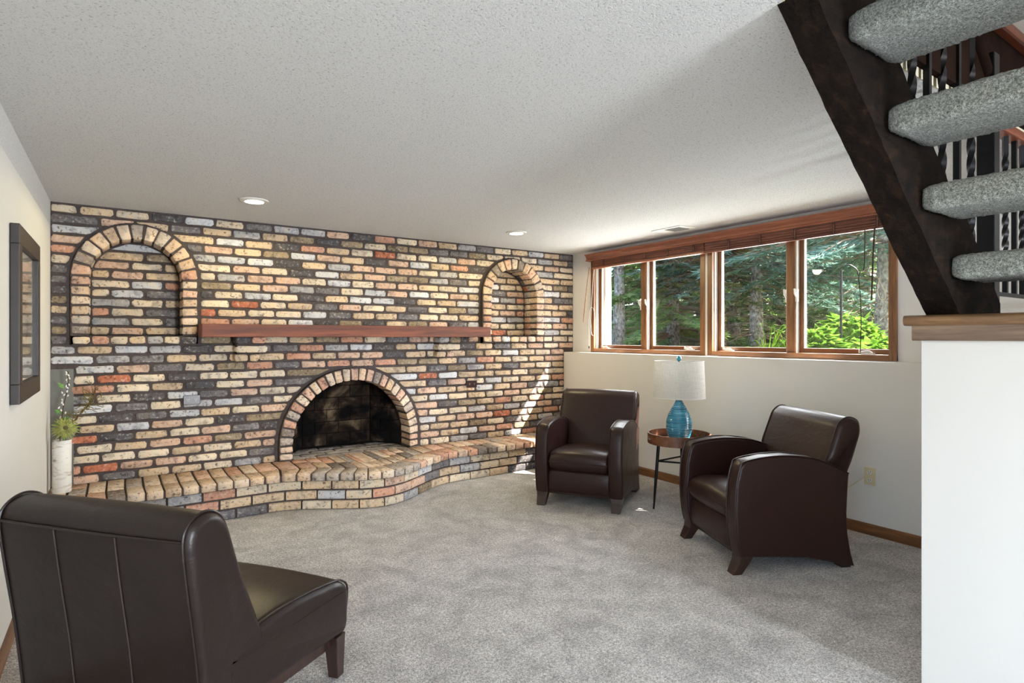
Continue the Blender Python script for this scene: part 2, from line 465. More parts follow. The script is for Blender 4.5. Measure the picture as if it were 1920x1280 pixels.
mb.box((XL-.15, B+.75, -.05), (XU+.15, B+.85, H+.1))
mb.build('backing', MT['mortar'], wall_back)

# courses
bricks = []                                      # (corners world x,z ; header?)
rng = random.Random(23)
CORB = [(.765, 1.005), (2.555, 2.80)]
for k in range(-14, 14):
    zb = Z0+k*COURSE+.009; zt = zb+BH; zc = (zb+zt)/2
    if zb < ZH-.03: continue
    if zt > H: zt = H-.004
    x_end = (XU if zb > ZLEDGE-.02 else XR)-.004
    x_start = XL+.004
    lifts = []
    ex = []                                      # excluded spans, (x at bottom, x at top) on each side
    for cx, r in NICHES:
        if zt > Z0+.003:
            a = x_half(r+RING+.028, ZNS, Z0-.01, zb); b = x_half(r+RING+.028, ZNS, Z0-.01, zt)
            if a is not None and b is not None: ex.append((cx-a, cx-b, cx+a, cx+b))
            elif a is not None: lifts.append((cx, r+RING+.020, ZNS))
    a = x_half(FR+RING+.03, FZS, 0, zb); b = x_half(FR+RING+.03, FZS, 0, zt)
    if a is not None and b is not None: ex.append((FX-a, FX-b, FX+a, FX+b))
    elif a is not None: lifts.append((FX, FR+RING+.020, FZS))
    if zc < 1.10:                                # grey panel in the corner
        edge = XL+.145 if zc > .72 else XL+.03
        if .72 < zc: edge = XL+.075+.07*(zc-.72)/.38
        x_start = edge
    # free spans
    spans = []; cur = (x_start, x_start)
    for e in sorted(ex):
        spans.append((cur, (e[0], e[1]))); cur = (e[2], e[3])
    spans.append((cur, (x_end, x_end)))
    off = (k % 2)*PITCH/2 + rng.uniform(-.02, .02) - .17
    grid = [XL+off+i*PITCH for i in range(-1, 26)]
    for (l, r_) in spans:
        lo, hi = max(l), min(r_)
        if min(r_)-max(l) < .02 and (r_[0]-l[0]) < .03: continue
        cuts = [g for g in grid if g > max(l)+.07 and g < min(r_)-.07]
        xs = [None]+cuts+[None]
        for i in range(len(xs)-1):
            x0b, x0t = (l if xs[i] is None else (xs[i]+JT/2,)*2)
            x1b, x1t = (r_ if xs[i+1] is None else (xs[i+1]-JT/2,)*2)
            if x1b-x0b < .022 and x1t-x0t < .022: continue
            x1t = max(x1t, x0t+.012); x1b = max(x1b, x0b+.012)
            poly = [(x0b, zb), (x1b, zb), (x1t, zt), (x0t, zt)]
            for cx, rr, zs in lifts:                 # course crossed by the crown of an arch: undersides cut to the curve
                n_ = 9; pts_ = [x0b+(x1b-x0b)*q/n_ for q in range(n_+1)]
                low_ = [max(zb, zs+math.sqrt(max(0, rr*rr-(xx-cx)**2)) if abs(xx-cx) < rr else zb) for xx in pts_]
                if max(low_) > zb+.001:
                    keep = [(xx, min(zz_, zt-.006)) for xx, zz_ in zip(pts_, low_)]
                    poly = keep+[(x1t, zt), (x0t, zt)]
                    if all(zt-zz_ < .016 for zz_ in low_): poly = None
            if poly: bricks.append((x0b, x1b, x1t, x0t, zb, zt, poly))
def px_area(b):
    x = (b[0]+b[1])/2; z = (b[4]+b[5])/2; d = x*.5596+B*.8287
    return (b[1]-b[0])*(b[5]-b[4])/d**2*(B/math.hypot(x, B))
bricks.sort(key=lambda b: -px_area(b) if (b[1]-b[0]) > .0 else 0)
rest = MB(); rest_cols = []
for i, b in enumerate(bricks):
    x0b, x1b, x1t, x0t, zb, zt, poly = b
    cx, cz = (x0b+x1b)/2, (zb+zt)/2
    proud = rng.uniform(-.004, .004); col = brick_color(rng)
    full = abs((x1b-x0b)-BW) < .004 and abs((x1t-x0t)-BW) < .004 and abs(zt-zb-BH) < .002
    if i < 300 and full and len(poly) == 4:
        place_brick(None, None, wall_back, (cx, B+proud, cz), col, mesh=rng.choice(STRETCH))
    else:
        vs, fs = quad_brick([(u-cx, v-cz) for u, v in poly], .03, rng)
        if i < 300: place_brick(vs, fs, wall_back, (cx, B+proud, cz), col)
        else:
            n0 = len(rest.f); rest.add([(x+cx, y+B+proud, z+cz) for x, y, z in vs], fs); rest_cols += [col]*len(fs)
def joined(mb, cols, name, parent):
    me = bpy.data.meshes.new(name); me.from_pydata(mb.v, [], mb.f)
    ca = me.color_attributes.new('Col', 'FLOAT_COLOR', 'CORNER')
    for p, c in zip(me.polygons, cols):
        p.use_smooth = True
        for li in p.loop_indices: ca.data[li].color = c
    bm = bmesh.new(); bm.from_mesh(me); bmesh.ops.recalc_face_normals(bm, faces=bm.faces); bm.to_mesh(me); bm.free()
    me.set_sharp_from_angle(angle=math.radians(50))
    return tag(link(name, me, MT['brick_s'], parent), kind='stuff')
if rest.f: joined(rest, rest_cols, 'brick_remainder', wall_back)
# grey panel in the left corner
MB().box((XL+.002, B-.002, ZH), (XL+.13, B+.02, 1.11)).build('corner_panel', MT['grey_panel'], wall_back)

def ring_bricks(cx, r, zs, zb, parent, proud, depth, nleg, narch, rng, push=None):
    """voussoirs round the arch and headers down both legs"""
    R1, R2 = r, r+RING
    for i in range(narch):
        a0 = PI*i/narch; a1 = PI*(i+1)/narch; g = .0075/(r+RING/2)
        a0 += g; a1 -= g
        c = (a0+a1)/2; px, pz = cx-math.cos(c)*(R1+R2)/2, zs+math.sin(c)*(R1+R2)/2
        q = [(cx-math.cos(a)*rr-px, zs+math.sin(a)*rr-pz) for a, rr in ((a0,R2),(a0,R1),(a1,R1),(a1,R2))]
        vs, fs = quad_brick(q, depth, rng, rc=.008, push=(lambda p, px=px, pz=pz: push(p.x+px, p.y+pz)) if push else None)
        place_brick(vs, fs, parent, (px, B-proud+rng.uniform(-.003,.003), pz), brick_color(rng, CAP_PAL))
    hz = (zs-zb)/nleg
    for s in (-1, 1):
        for i in range(nleg):
            px, pz = cx+s*(R1+R2)/2, zb+hz*(i+.5)
            vs, fs = quad_brick(rect(RING-.004, hz-.016), depth, rng, rc=.008, push=(lambda p, px=px, pz=pz: push(p.x+px, p.y+pz)) if push else None)
            place_brick(vs, fs, parent, (px, B-proud+rng.uniform(-.003,.003), pz), brick_color(rng, CAP_PAL))

for cx, r in NICHES:
    sur = empty('niche_surround'); sur.parent = wall_back
    # mortar body of the ring and the recess
    mb = MB(); n = 24
    out = arch_outline(cx, r+RING+.004, ZNS, Z0-.0, n); inn = arch_outline(cx, r+.006, ZNS, ZNF-.006, n)
    yf, yb_ = B-.036, NICHE_BACK
    N_ = len(out)
    vs = [(x, yf, z) for x, z in out]+[(x, yf, z) for x, z in inn]+[(x, B+.03, z) for x, z in out]+[(x, yb_, z) for x, z in inn]
    fs = []
    for i in range(N_-1):
        fs += [(i, i+1, N_+i+1, N_+i), (i, 2*N_+i, 2*N_+i+1, i+1), (N_+i, N_+i+1, 3*N_+i+1, 3*N_+i)]
    fs += [tuple(3*N_+i for i in range(N_)), (N_, 3*N_, 4*N_-1, 2*N_-1)]
    mb.add(vs, fs)
    mb.box((cx-r-RING-.004, yf, Z0-.0), (cx+r+RING+.004, B+.03, ZNF-.006))
    mb.box((cx-r-.01, B, ZNF-.03), (cx+r+.01, yb_, ZNF-.006))
    mb.build('niche_mortar', MT['mortar'], sur); PALN = CAP_PAL if cx < 1 else PAL
    ring_bricks(cx, r, ZNS, ZNF+.002, sur, .048, .16, 6, 13, rng)
    # header sill course
    nh = 7; wdt = 2*(r+RING)/nh
    for i in range(nh):
        place_brick(None, None, sur, (cx-r-RING+wdt*(i+.5), B-.046+rng.uniform(-.003,.003), Z0+.008+BH/2), brick_color(rng), mesh=rng.choice(HEAD))
    # reveal bricks deeper in, seen on the right jamb and along the soffit
    for s in (-1, 1):
        for i in range(6):
            hz = (ZNS-ZNF)/6; pz = ZNF+hz*(i+.5)
            vs, fs = quad_brick(rect(.125, hz-.016), .02, rng)
            place_brick(vs, fs, sur, (cx+s*(r+.001), B+.135, pz), brick_color(rng), rot=(0, 0, -s*PI/2))
    for i in range(13):
        c = PI*(i+.5)/13; wv = r*PI/13-.014
        vs, fs = quad_brick(rect(.125, wv), .02, rng)
        o = place_brick(vs, fs, sur, (cx-math.cos(c)*(r+.001), B+.135, ZNS+math.sin(c)*(r+.001)), brick_color(rng))
        nrm = Vector((math.cos(c), 0, -math.sin(c))); ux = Vector((0, 1, 0)); yy = -nrm; zz = ux.cross(yy)
        o.rotation_euler = Matrix((ux, yy, zz)).transposed().to_euler()
    # back of the niche
    k = 0; zb = ZNF+.006
    while zb < ZNS+r-.03:
        zt = min(zb+BH, ZNS+r-.01)
        a, b = x_half(r-.004, ZNS, 0, zb), x_half(r-.004, ZNS, 0, zt)
        if a is None or b is None: break
        g0 = cx-r+(.03 if k % 2 else .12)
        cuts = [g0+i*PITCH for i in range(-1, 4)]; cuts = [c for c in cuts if cx-b+.03 < c < cx+b-.03]
        xs = [None]+cuts+[None]
        for i in range(len(xs)-1):
            x0b, x0t = (cx-a, cx-b) if xs[i] is None else (xs[i]+JT/2,)*2
            x1b, x1t = (cx+a, cx+b) if xs[i+1] is None else (xs[i+1]-JT/2,)*2
            if x1t-x0t < .03: continue
            px, pz = (x0b+x1b)/2, (zb+zt)/2
            vs, fs = quad_brick([(x0b-px, zb-pz), (x1b-px, zb-pz), (x1t-px, zt-pz), (x0t-px, zt-pz)], .02, rng)
            place_brick(vs, fs, sur, (px, NICHE_BACK-.012+rng.uniform(-.003,.003), pz), brick_color(rng))
        zb += COURSE; k += 1

# corbels under the mantel
for x0, x1 in CORB:
    cb = empty('corbel'); cb.parent = wall_back
    mb = MB(); mb.box((x0+.01, B-.135, Z0+.0), (x1-.05, B+.02, Z0+COURSE-.012)); mb.box((x0+.01, B-.105, Z0-COURSE), (x1-.03, B+.02, Z0)); mb.box((x0+.02, B-.075, Z0-2*COURSE+.01), (x1-.09, B+.02, Z0-COURSE))
    mb.build('corbel_mortar', MT['mortar'], cb)
    for lvl, (dep, spl) in enumerate([(.15, [(x0, x0+.10), (x0+.115, x1-.02)]), (.115, [(x0, x1-.005)]), (.085, [(x0, x0+.095), (x0+.11, x1-.06)])]):
        zb = Z0-lvl*COURSE+.006
        for a, b in spl:
            vs, fs = quad_brick(rect(b-a, BH), dep+.02, rng)
            place_brick(vs, fs, cb, ((a+b)/2, B-dep, zb+BH/2), brick_color(rng))

# ------------------------------------------------------------------ fireplace
fp = empty('fireplace', (FX, B, ZH), label='round-arched brick fireplace opening with sooty firebrick lining', cat='fireplace')
def atfp(o): o.location = Vector(o.location)-Vector((FX, B, ZH)); return o
def fpush(x, z):
    t = max(0, (x-FX)/FR)
    rr = math.hypot(x-FX, max(0, z-FZS)); q = min(1, max(0, (rr-FR)/RING))
    return -.045*q*min(1, t*1.2)
before = set(bpy.data.objects)
ring_bricks(FX, FR, FZS, ZH+.004, fp, .052, .20, 2, 25, rng, push=fpush)
for o in set(bpy.data.objects)-before: atfp(o)
mb = MB(); n = 30
out = arch_outline(FX, FR+RING+.004, FZS, .2, n); inn = arch_outline(FX, FR+.006, FZS, .2, n); N_ = len(out)
vs = [(x, B-.040-fpush(x, z) if False else B-.040-(-.0), z) for x, z in out]+[(x, B-.040, z) for x, z in inn]+[(x, B+.03, z) for x, z in out]+[(x, B+.19, z) for x, z in inn]
vs = [(x, y-(fpush(x, z) if (i < N_) else 0), z) for i, (x, y, z) in enumerate(vs)]
fs = []
for i in range(N_-1): fs += [(i, i+1, N_+i+1, N_+i), (i, 2*N_+i, 2*N_+i+1, i+1), (N_+i, N_+i+1, 3*N_+i+1, 3*N_+i)]
mb.add(vs, fs); atfp(mb.build('arch_mortar', MT['mortar'], fp))
# firebox: back, splayed sides, sloping smoke hood
YFB = B+.46; XB0, XB1 = FX-.33, FX+.33; YF0 = B+.15
mb = MB()
mb.add([(FX-FR-.02, YF0, .2), (XB0-.012, YFB+.012, .2), (XB1+.012, YFB+.012, .2), (FX+FR+.02, YF0, .2),
        (FX-FR-.02, YF0, 1.1), (XB0-.012, YFB+.012, 1.1), (XB1+.012, YFB+.012, 1.1), (FX+FR+.02, YF0, 1.1)],
       [(0,1,5,4), (1,2,6,5), (2,3,7,6), (4,5,6,7)])
atfp(mb.build('firebox_lining', MT['soot'], fp))
FBH, FBW = .114, .228
def fire_panel(p0, p1):
    p0, p1 = Vector(p0), Vector(p1); L = (p1-p0).length; d = (p1-p0)/L
    ang = math.atan2(d.y, d.x)
    z = ZH+.006; k = 0
    while z < 1.02:
        x = -(k % 2)*FBW/2
        while x < L-.02:
            a, b = max(0, x)+.003, min(L, x+FBW)-.003
            if b-a > .025:
                vs, fs = quad_brick(rect(b-a, FBH-.006), .03, rng, jit=.0008, edge=.003, rc=.004)
                c = p0+d*(a+b)/2
                atfp(place_brick(vs, fs, fp, (c.x, c.y, z+FBH/2), (1,1,1,1), rot=(0,0,ang), name='firebrick', mat=MT['firebrick']))
            x += FBW
        z += FBH; k += 1
fire_panel((FX-FR+.0, YF0+.03), (XB0, YFB)); fire_panel((XB0, YFB), (XB1, YFB)); fire_panel((XB1, YFB), (FX+FR, YF0+.03))
# firebox floor tiles
mb = MB(); mb.box((FX-FR-.02, B-.02, .18), (FX+FR+.02, YFB+.02, ZH-.012)); atfp(mb.build('firebox_floor', MT['mortar'], fp))
y = B+.0; k = 0
while y < YFB-.05:
    x = FX-FR-(k % 2)*.11
    while x < FX+FR:
        a, b = max(x, FX-FR+.01)+.005, min(x+.2195, FX+FR-.01)-.005
        if b-a > .03:
            vs, fs = quad_brick(rect(b-a, .098), .02, rng)
            atfp(place_brick(vs, fs, fp, ((a+b)/2, y+.055, ZH-.004), tuple(v*.8 for v in lin((172,164,156))[:3])+(1,), rot=(-PI/2,0,0)))
        x += .2195
    y += .108; k += 1

# ------------------------------------------------------------------ raised hearth
def y_front(x):
    u = abs(x-1.75)/.82
    return 4.612+.028*x - (.355*.5*(1+math.cos(PI*u)) if u < 1 else 0)
hearth = empty('hearth', (1.9, 4.9, 0), label='raised serpentine brick hearth with a header-brick cap along the chimney wall', cat='hearth')
def ath(o): o.location = Vector(o.location)-Vector((1.9, 4.9, 0)); return o
X_END = XR-.01
samples = []; x = XL+.006
while x < X_END: samples.append(Vector((x, y_front(x)))); x += .004
cum = [0]
for a, b in zip(samples, samples[1:]): cum.append(cum[-1]+(b-a).length)
def at_len(s_):
    import bisect
    i = min(max(bisect.bisect(cum, s_)-1, 0), len(samples)-2); t = (s_-cum[i])/(cum[i+1]-cum[i])
    return samples[i].lerp(samples[i+1], t)
def normal_in(s_):
    d = at_len(min(s_+.03, cum[-1]))-at_len(max(s_-.03, 0)); d.normalize(); return Vector((-d.y, d.x))
TOTAL = cum[-1]
# mortar core
core = MB(); m = 160
pts = [at_len(TOTAL*i/m) for i in range(m+1)]; nr = [normal_in(TOTAL*i/m) for i in range(m+1)]
low = [p+n_*.075 for p, n_ in zip(pts, nr)]; capo = [p+n_*.014 for p, n_ in zip(pts, nr)]
vs = []; 
for p in low: vs += [(p.x, p.y, 0), (p.x, p.y, .232)]
for p in capo: vs += [(p.x, p.y, .232), (p.x, p.y, ZH-.012), (p.x, B+.03, ZH-.012)]
fs = []; o_ = 2*(m+1)
for i in range(m):
    fs += [(2*i, 2*i+2, 2*i+3, 2*i+1), (2*i+1, 2*i+3, o_+3*i+3, o_+3*i), (o_+3*i, o_+3*i+3, o_+3*i+4, o_+3*i+1), (o_+3*i+1, o_+3*i+4, o_+3*i+5, o_+3*i+2)]
core.add(vs, fs); ath(core.build('hearth_mortar', MT['mortar'], hearth))
def solid(quad2, z0, z1, rng, name='brick', e=.006):
    """brick from a plan quad (x,y) with worn top edges"""
    Q = [Vector(p) for p in quad2]; c = sum(Q, Vector((0,0)))/4
    P = round_poly([p-c+Vector((rng.uniform(-.002,.002), rng.uniform(-.002,.002))) for p in Q], .009, 1)
    n = len(P); zz = z1+rng.uniform(-.002,.002)
    top = [p*(1-e/max(.03, p.length)) for p in P]
    vs = [(p.x, p.y, zz-z0) for p in top]+[(p.x, p.y, zz-z0-e) for p in P]+[(p.x, p.y, e*.8) for p in P]+[(p.x, p.y, 0) for p in top]
    fs = [tuple(range(n)), tuple(3*n+i for i in range(n))]+[(r*n+i, r*n+(i+1)%n, (r+1)*n+(i+1)%n, (r+1)*n+i) for r in range(3) for i in range(n)]
    return ath(place_brick(vs, fs, hearth, (c.x, c.y, z0), brick_color(rng, CAP_PAL), name=name))
nc = int(TOTAL/.107); step = TOTAL/nc
for i in range(nc):
    s0, s1 = step*i+.006, step*(i+1)-.006
    a, b = at_len(s0), at_len(s1); na, nb = normal_in(s0), normal_in(s1)
    L1 = .205+rng.uniform(-.006,.006)
    fwd = rng.uniform(-.006,.006)
    c, d = b+nb*L1, a+na*L1
    if (c-d).length < .05 or (c-d).dot(b-a) < 0: c, d = b+Vector((0,L1)), a+Vector((0,L1))
    solid([a+na*fwd, b+nb*fwd, c, d], .234, ZH, rng)
    yb0 = max(c.y, d.y)
    d2, c2 = d+Vector((.001, .012)), c+Vector((-.001, .012))
    x0, x1 = d2.x, c2.x
    yy = B-.006; rows = [yy]
    depth = yy-max(d2.y, c2.y)
    if depth > .34: mid = max(d2.y,c2.y)+.205; rows = [mid-.006, yy]
    ya = (d2.y, c2.y)
    for q, yt in enumerate(rows):
        if yt-max(ya) > .03:
            solid([(x0, ya[0]), (x1, ya[1]), (x1, yt), (x0, yt)], ZH-.03, ZH-.001, rng)
        ya = (yt+.012, yt+.012)
# three courses under the cap
for k in range(3):
    z0 = .004+k*.077; z1 = z0+.062
    s_ = -(k % 2)*.11+.01
    while s_ < TOTAL:
        a_, b_ = max(s_, 0)+.007, min(s_+.2195, TOTAL)-.007
        if b_-a_ > .03:
            mid = (a_+b_)/2
            P = [at_len(t)+normal_in(t)*(.055+rng.uniform(-.003,.003)) for t in (a_, mid, b_)]
            I = [at_len(t)+normal_in(t)*.085 for t in (a_, mid, b_)]
            c = P[1]; n_ = normal_in(mid); poly = [p-c for p in P]+[p-c for p in I[::-1]]
            e = .005
            vs = []; 
            for z, ins in ((0, e), (e, 0), (z1-z0-e, 0), (z1-z0, e)):
                for j, p in enumerate(poly):
                    q = p+(n_*ins if j < 3 else Vector((0,0)))
                    if ins and j in (0, 2): q = q.lerp(Vector((0,0)), .03)
                    vs.append((q.x, q.y, z))
            fs = [tuple(range(6))[::-1], tuple(range(18, 24))]+[(r*6+j, r*6+(j+1)%6, (r+1)*6+(j+1)%6, (r+1)*6+j) for r in range(3) for j in range(6)]
            ath(place_brick(vs, fs, hearth, (c.x, c.y, z0), brick_color(rng)))
        s_ += .2195

# ------------------------------------------------------------------ room shell
def one(name, mb, mat, label, cat, **kw): return struct(mb.build(name, mat, **kw), label, cat)
one('floor', MB().box((XL-.2, YB-.2, -.2), (4.9, B+.4, 0)), MT['carpet'], 'grey plush wall-to-wall carpet with brushed patches', 'carpet floor')
mb = MB().box((XL-.2, YB-.2, 0), (XL, -1.8, H-.172)); mb.box((XL-.2, .6, 0), (XL, B+.05, H-.172)); mb.box((XL-.2, -1.8, 2.08), (XL, .6, H-.172))
wl = one('wall_left', mb, MT['wall'], 'smooth white wall on the left with the framed picture', 'wall')
MB().box((XL-.2, YB-.2, H-.172), (XL, B+.05, H)).build('textured_band', MT['popcorn'], wl)['label'] = 'textured white band under the ceiling'
mb = MB()
mb.box((XR, YB, 0), (4.62, B+.05, ZLEDGE))                          # lower wall with ledge
mb.box((XU, 4.83, ZLEDGE), (4.62, B+.05, H)); mb.box((XU, YB, ZLEDGE), (4.62, 1.81, H)); mb.box((XU, 1.81, 2.235), (4.62, 4.83, H))
wr = one('wall_right', mb, MT['wall'], 'white window wall on the right with a projecting lower half', 'wall')
mb = MB(); mb.box((XL-.2, YB-.2, 0), (1.56, YB, H)); mb.box((2.46, YB-.2, 0), (4.62, YB, H)); mb.box((1.56, YB-.2, 2.1), (2.46, YB, H))
one('wall_rear', mb, MT['wall'], 'white wall behind the camera with an added doorway for fill daylight', 'wall')
# ceiling slab with the stairwell opening
ZUF = 2.66; YO = .935; XO0, XO1, YO0 = 1.42, 4.62, -.16
mb = MB(); mb.box((XL-.2, YO, H), (4.7, B+.4, ZUF)); mb.box((XL-.2, YB-.2, H), (XO0, YO, ZUF)); mb.box((XO0, YB-.2, H), (4.7, YO0, ZUF))
cl = one('ceiling', mb, MT['popcorn'], 'white popcorn-textured ceiling over the whole room', 'ceiling')
# upper hall shell
mb = MB(); mb.box((XL-.3, 2.7, ZUF), (4.75, 2.8, 5.1)); one('wall_upper_back', mb, MT['wall'], 'white wall of the hall upstairs seen behind the balusters', 'wall')
mb = MB(); mb.box((4.62, YB-.2, ZUF), (4.75, 2.7, 5.1)); mb.box((4.62, YB, 1.0), (4.75, YO, ZUF)); one('wall_upper_right', mb, MT['wall'], 'white stairwell wall upstairs on the window side', 'wall')
mb = MB(); mb.box((XL-.3, YB-.2, ZUF), (XL-.2, 2.7, 5.1)); one('wall_upper_left', mb, MT['wall'], 'white wall of the hall upstairs on the far left', 'wall')
mb = MB(); mb.box((XL-.3, YB-.3, ZUF), (4.75, YB-.2, 5.1)); one('wall_upper_rear', mb, MT['wall'], 'white wall of the hall upstairs behind the camera', 'wall')
mb = MB(); mb.box((XL-.3, YB-.3, 5.1), (4.75, 2.8, 5.2)); one('ceiling_upper', mb, MT['popcorn'], 'white ceiling of the hall upstairs', 'ceiling')
# stairwell edge: cream return, dark fascia, red-brown nosing
mb = MB().box((XO0, YO-.006, H+.0), (XO1, YO, H+.035))
one('trim_1', mb, MT['cream'], 'thin cream strip along the stairwell edge of the ceiling', 'trim')
one('trim_2', MB().box((XO0, YO-.03, H+.035), (XO1, YO, ZUF-.02)), MT['fascia'], 'dark stained fascia board along the stairwell edge', 'trim')
one('trim_3', MB().box((XO0, YO-.07, ZUF-.02), (XO1, YO+.06, ZUF+.025)), MT['redwood'], 'red-brown wood nosing along the upper floor edge', 'trim', bevel=.012)
# baseboards
one('baseboard_right', MB().prism([(XR, 0), (XR-.014, 0), (XR-.014, .062), (XR-.008, .074), (XR, .074)], 'Y', .97, 4.70), MT['oak_y'], 'narrow oak baseboard under the windows', 'baseboard')
one('baseboard_left', MB().prism([(XL, 0), (XL+.014, 0), (XL+.014, .062), (XL+.008, .074), (XL, .074)], 'Y', .66, 4.60), MT['oak_y'], 'narrow oak baseboard along the left wall', 'baseboard')
# unseen overhang added outside, narrows the sun to a streak
one('sun_blocker', MB().box((4.62, -1.5, 2.60), (5.11, 7.5, 2.66)), MT['wall'], 'white overhang slab, unseen, added outside above the windows to narrow the sun', 'sun_blocker')
# unseen patio door, added behind the camera to let in fill daylight
pd = struct(empty('fill_door', (2.01, YB-.1, 0)), 'unseen white framed glass door added behind the camera for fill light', 'door')
for x0, x1 in ((-.45,-.39),(.39,.45)): MB().box((x0,-.05,0),(x1,.05,2.1)).build('stile', MT['white_plastic'], pd)
for z0, z1 in ((0,.06),(2.04,2.1)): MB().box((-.39,-.05,z0),(.39,.05,z1)).build('rail', MT['white_plastic'], pd)
MB().box((-.39, -.004, .06), (.39, .004, 2.04)).build('pane', MT['glass'], pd)

pd = struct(empty('door_2', (XL-.1, -.6, 0)), 'white framed sliding glass door in the left wall beside the camera', 'door')
for y0, y1 in ((-1.2,-1.14),(-.03,.03),(1.14,1.2)): MB().box((-.05,y0,0),(.05,y1,2.08)).build('stile', MT['white_plastic'], pd)
for z0, z1 in ((0,.06),(2.02,2.08)): MB().box((-.05,-1.14,z0),(.05,1.14,z1)).build('rail', MT['white_plastic'], pd)
for s in (-1, 1): MB().box((-.004, .03 if s > 0 else -1.14, .06), (.004, 1.14 if s > 0 else -.03, 2.02)).build('pane', MT['glass'], pd)
# ------------------------------------------------------------------ windows
def window(idx, Y0, Y1, label):
    w_ = struct(empty('window_%d' % idx, (XU, (Y0+Y1)/2, 1.172)), label, 'window')
    o0 = Vector((XU, (Y0+Y1)/2, 1.172))
    def put(name, lo, hi, mat, parent=None, bevel=0, rel=None):
        c = (Vector(lo)+Vector(hi))/2
        mbx = MB().box(Vector(lo)-c, Vector(hi)-c)
        o = mbx.build(name, mat, parent or w_, bevel=bevel)
        o.location = c-o0-(rel or Vector((0,0,0))); return o
    ZB, ZT = 1.172, 2.225; cw = .052
    put('casing', (XU-.016, Y0, ZB), (XU+.004, Y1, ZB+cw*.8), MT['oak_y'], bevel=.004)
    put('casing', (XU-.016, Y0, ZT-cw), (XU+.004, Y1, ZT), MT['oak_y'], bevel=.004)
    for a, b in ((Y0, Y0+cw), (Y1-cw, Y1)): put('casing', (XU-.017, a, ZB+.001), (XU+.005, b, ZT-.001), MT['oak_z'], bevel=.004)
    # jamb box through the wall
    zi0, zi1 = ZB+.038, ZT-cw; yi0, yi1 = Y0+cw-.006, Y1-cw+.006
    put('jamb', (XU, yi0-.02, zi0-.02), (XU+.16, yi0, zi1+.02), MT['oak_z']); put('jamb', (XU, yi1, zi0-.02), (XU+.16, yi1+.02, zi1+.02), MT['oak_z'])
    put('sill_board', (XU, yi0, zi0-.02), (XU+.16, yi1, zi0), MT['oak_y']); put('head_board', (XU, yi0, zi1), (XU+.16, yi1, zi1+.02), MT['oak_y'])
    ym = (yi0+yi1)/2
    put('mullion', (XU+.012, ym-.035, zi0), (XU+.13, ym+.035, zi1), MT['oak_z'], bevel=.003)
    for a, b in ((yi0, ym-.035), (ym+.035, yi1)):
        sash = empty('sash'); sash.parent = w_; sc = Vector((XU+.085, (a+b)/2, 1.7)); sash.location = sc-o0
        sw = .040; R_ = sc-o0
        # white weather strip tracks on the jamb
        for yy in (a, b-.007): put('weatherstrip', (XU+.022, yy, zi0), (XU+.040, yy+.007, zi1), MT['white_plastic'], sash, rel=R_)
        for yy in (a, b-.006): put('weatherstrip', (XU+.050, yy, zi0), (XU+.058, yy+.006, zi1), MT['white_plastic'], sash, rel=R_)
        put('stile', (XU+.068, a+.002, zi0+.004), (XU+.104, a+sw, zi1-.004), MT['oak_z'], sash, .003, R_)
        put('stile', (XU+.068, b-sw, zi0+.004), (XU+.104, b-.002, zi1-.004), MT['oak_z'], sash, .003, R_)
        put('rail', (XU+.068, a+sw, zi0+.004), (XU+.104, b-sw, zi0+sw), MT['oak_y'], sash, .003, R_)
        put('rail', (XU+.068, a+sw, zi1-sw), (XU+.104, b-sw, zi1-.004), MT['oak_y'], sash, .003, R_)
        for yy in (b-sw-.006,): put('glazing_bead', (XU+.066, yy, zi0+sw), (XU+.09, yy+.007, zi1-sw), MT['white_plastic'], sash, rel=R_)
        put('pane', (XU+.084, a+sw-.004, zi0+sw-.004), (XU+.089, b-sw+.004, zi1-sw+.004), MT['glass'], sash, rel=R_)
        yc = b-.14 if b == yi1 else a+.16
        # crank operator: base and folded handle
        ck = empty('crank'); ck.parent = w_; ck.location = Vector((XU+.040, yc, zi0))-o0
        mbk = MB().prism(round_poly([(-.018,-.045),(.018,-.045),(.018,.045),(-.018,.045)], .012, 3), 'Z', 0, .014); mbk.build('crank_base', MT['white_plastic'], ck, bevel=.003)
        mbk = MB().tube([(-.006, -.03, .014), (-.012, -.015, .026), (-.014, .02, .024), (-.014, .05, .018)], .006); mbk.tube([(-.014,.05,.012),(-.014,.05,.036)], .008)
        mbk.build('crank_handle', MT['white_plastic'], ck, smooth=True)
    # sash locks on the mullion, one for each sash
    for s in (-1, 1):
        lk = empty('sash_lock'); lk.parent = w_; lk.location = Vector((XU+.026, ym+s*.042, 1.66))-o0
        MB().box((-.014,-.007,-.05),(.014,.007,.05)).build('lock_plate', MT['white_plastic'], lk, bevel=.003)
        MB().tube([(-.012,0,-.01),(-.034,0,.012),(-.038,0,.052)], .007).build('lock_lever', MT['white_plastic'], lk, smooth=True)
    return w_
window(1, 3.335, 4.850, 'oak casement window with two sashes nearest the brick wall')
window(2, 1.790, 3.310, 'oak casement window with two sashes nearest the stairs')
tag(MB().box((XU-.012, 3.311, 1.172), (XU+.02, 3.334, 2.22)).build('trim_4', MT['white_plastic']), 'white filler strip between the two windows', 'trim', kind='structure')

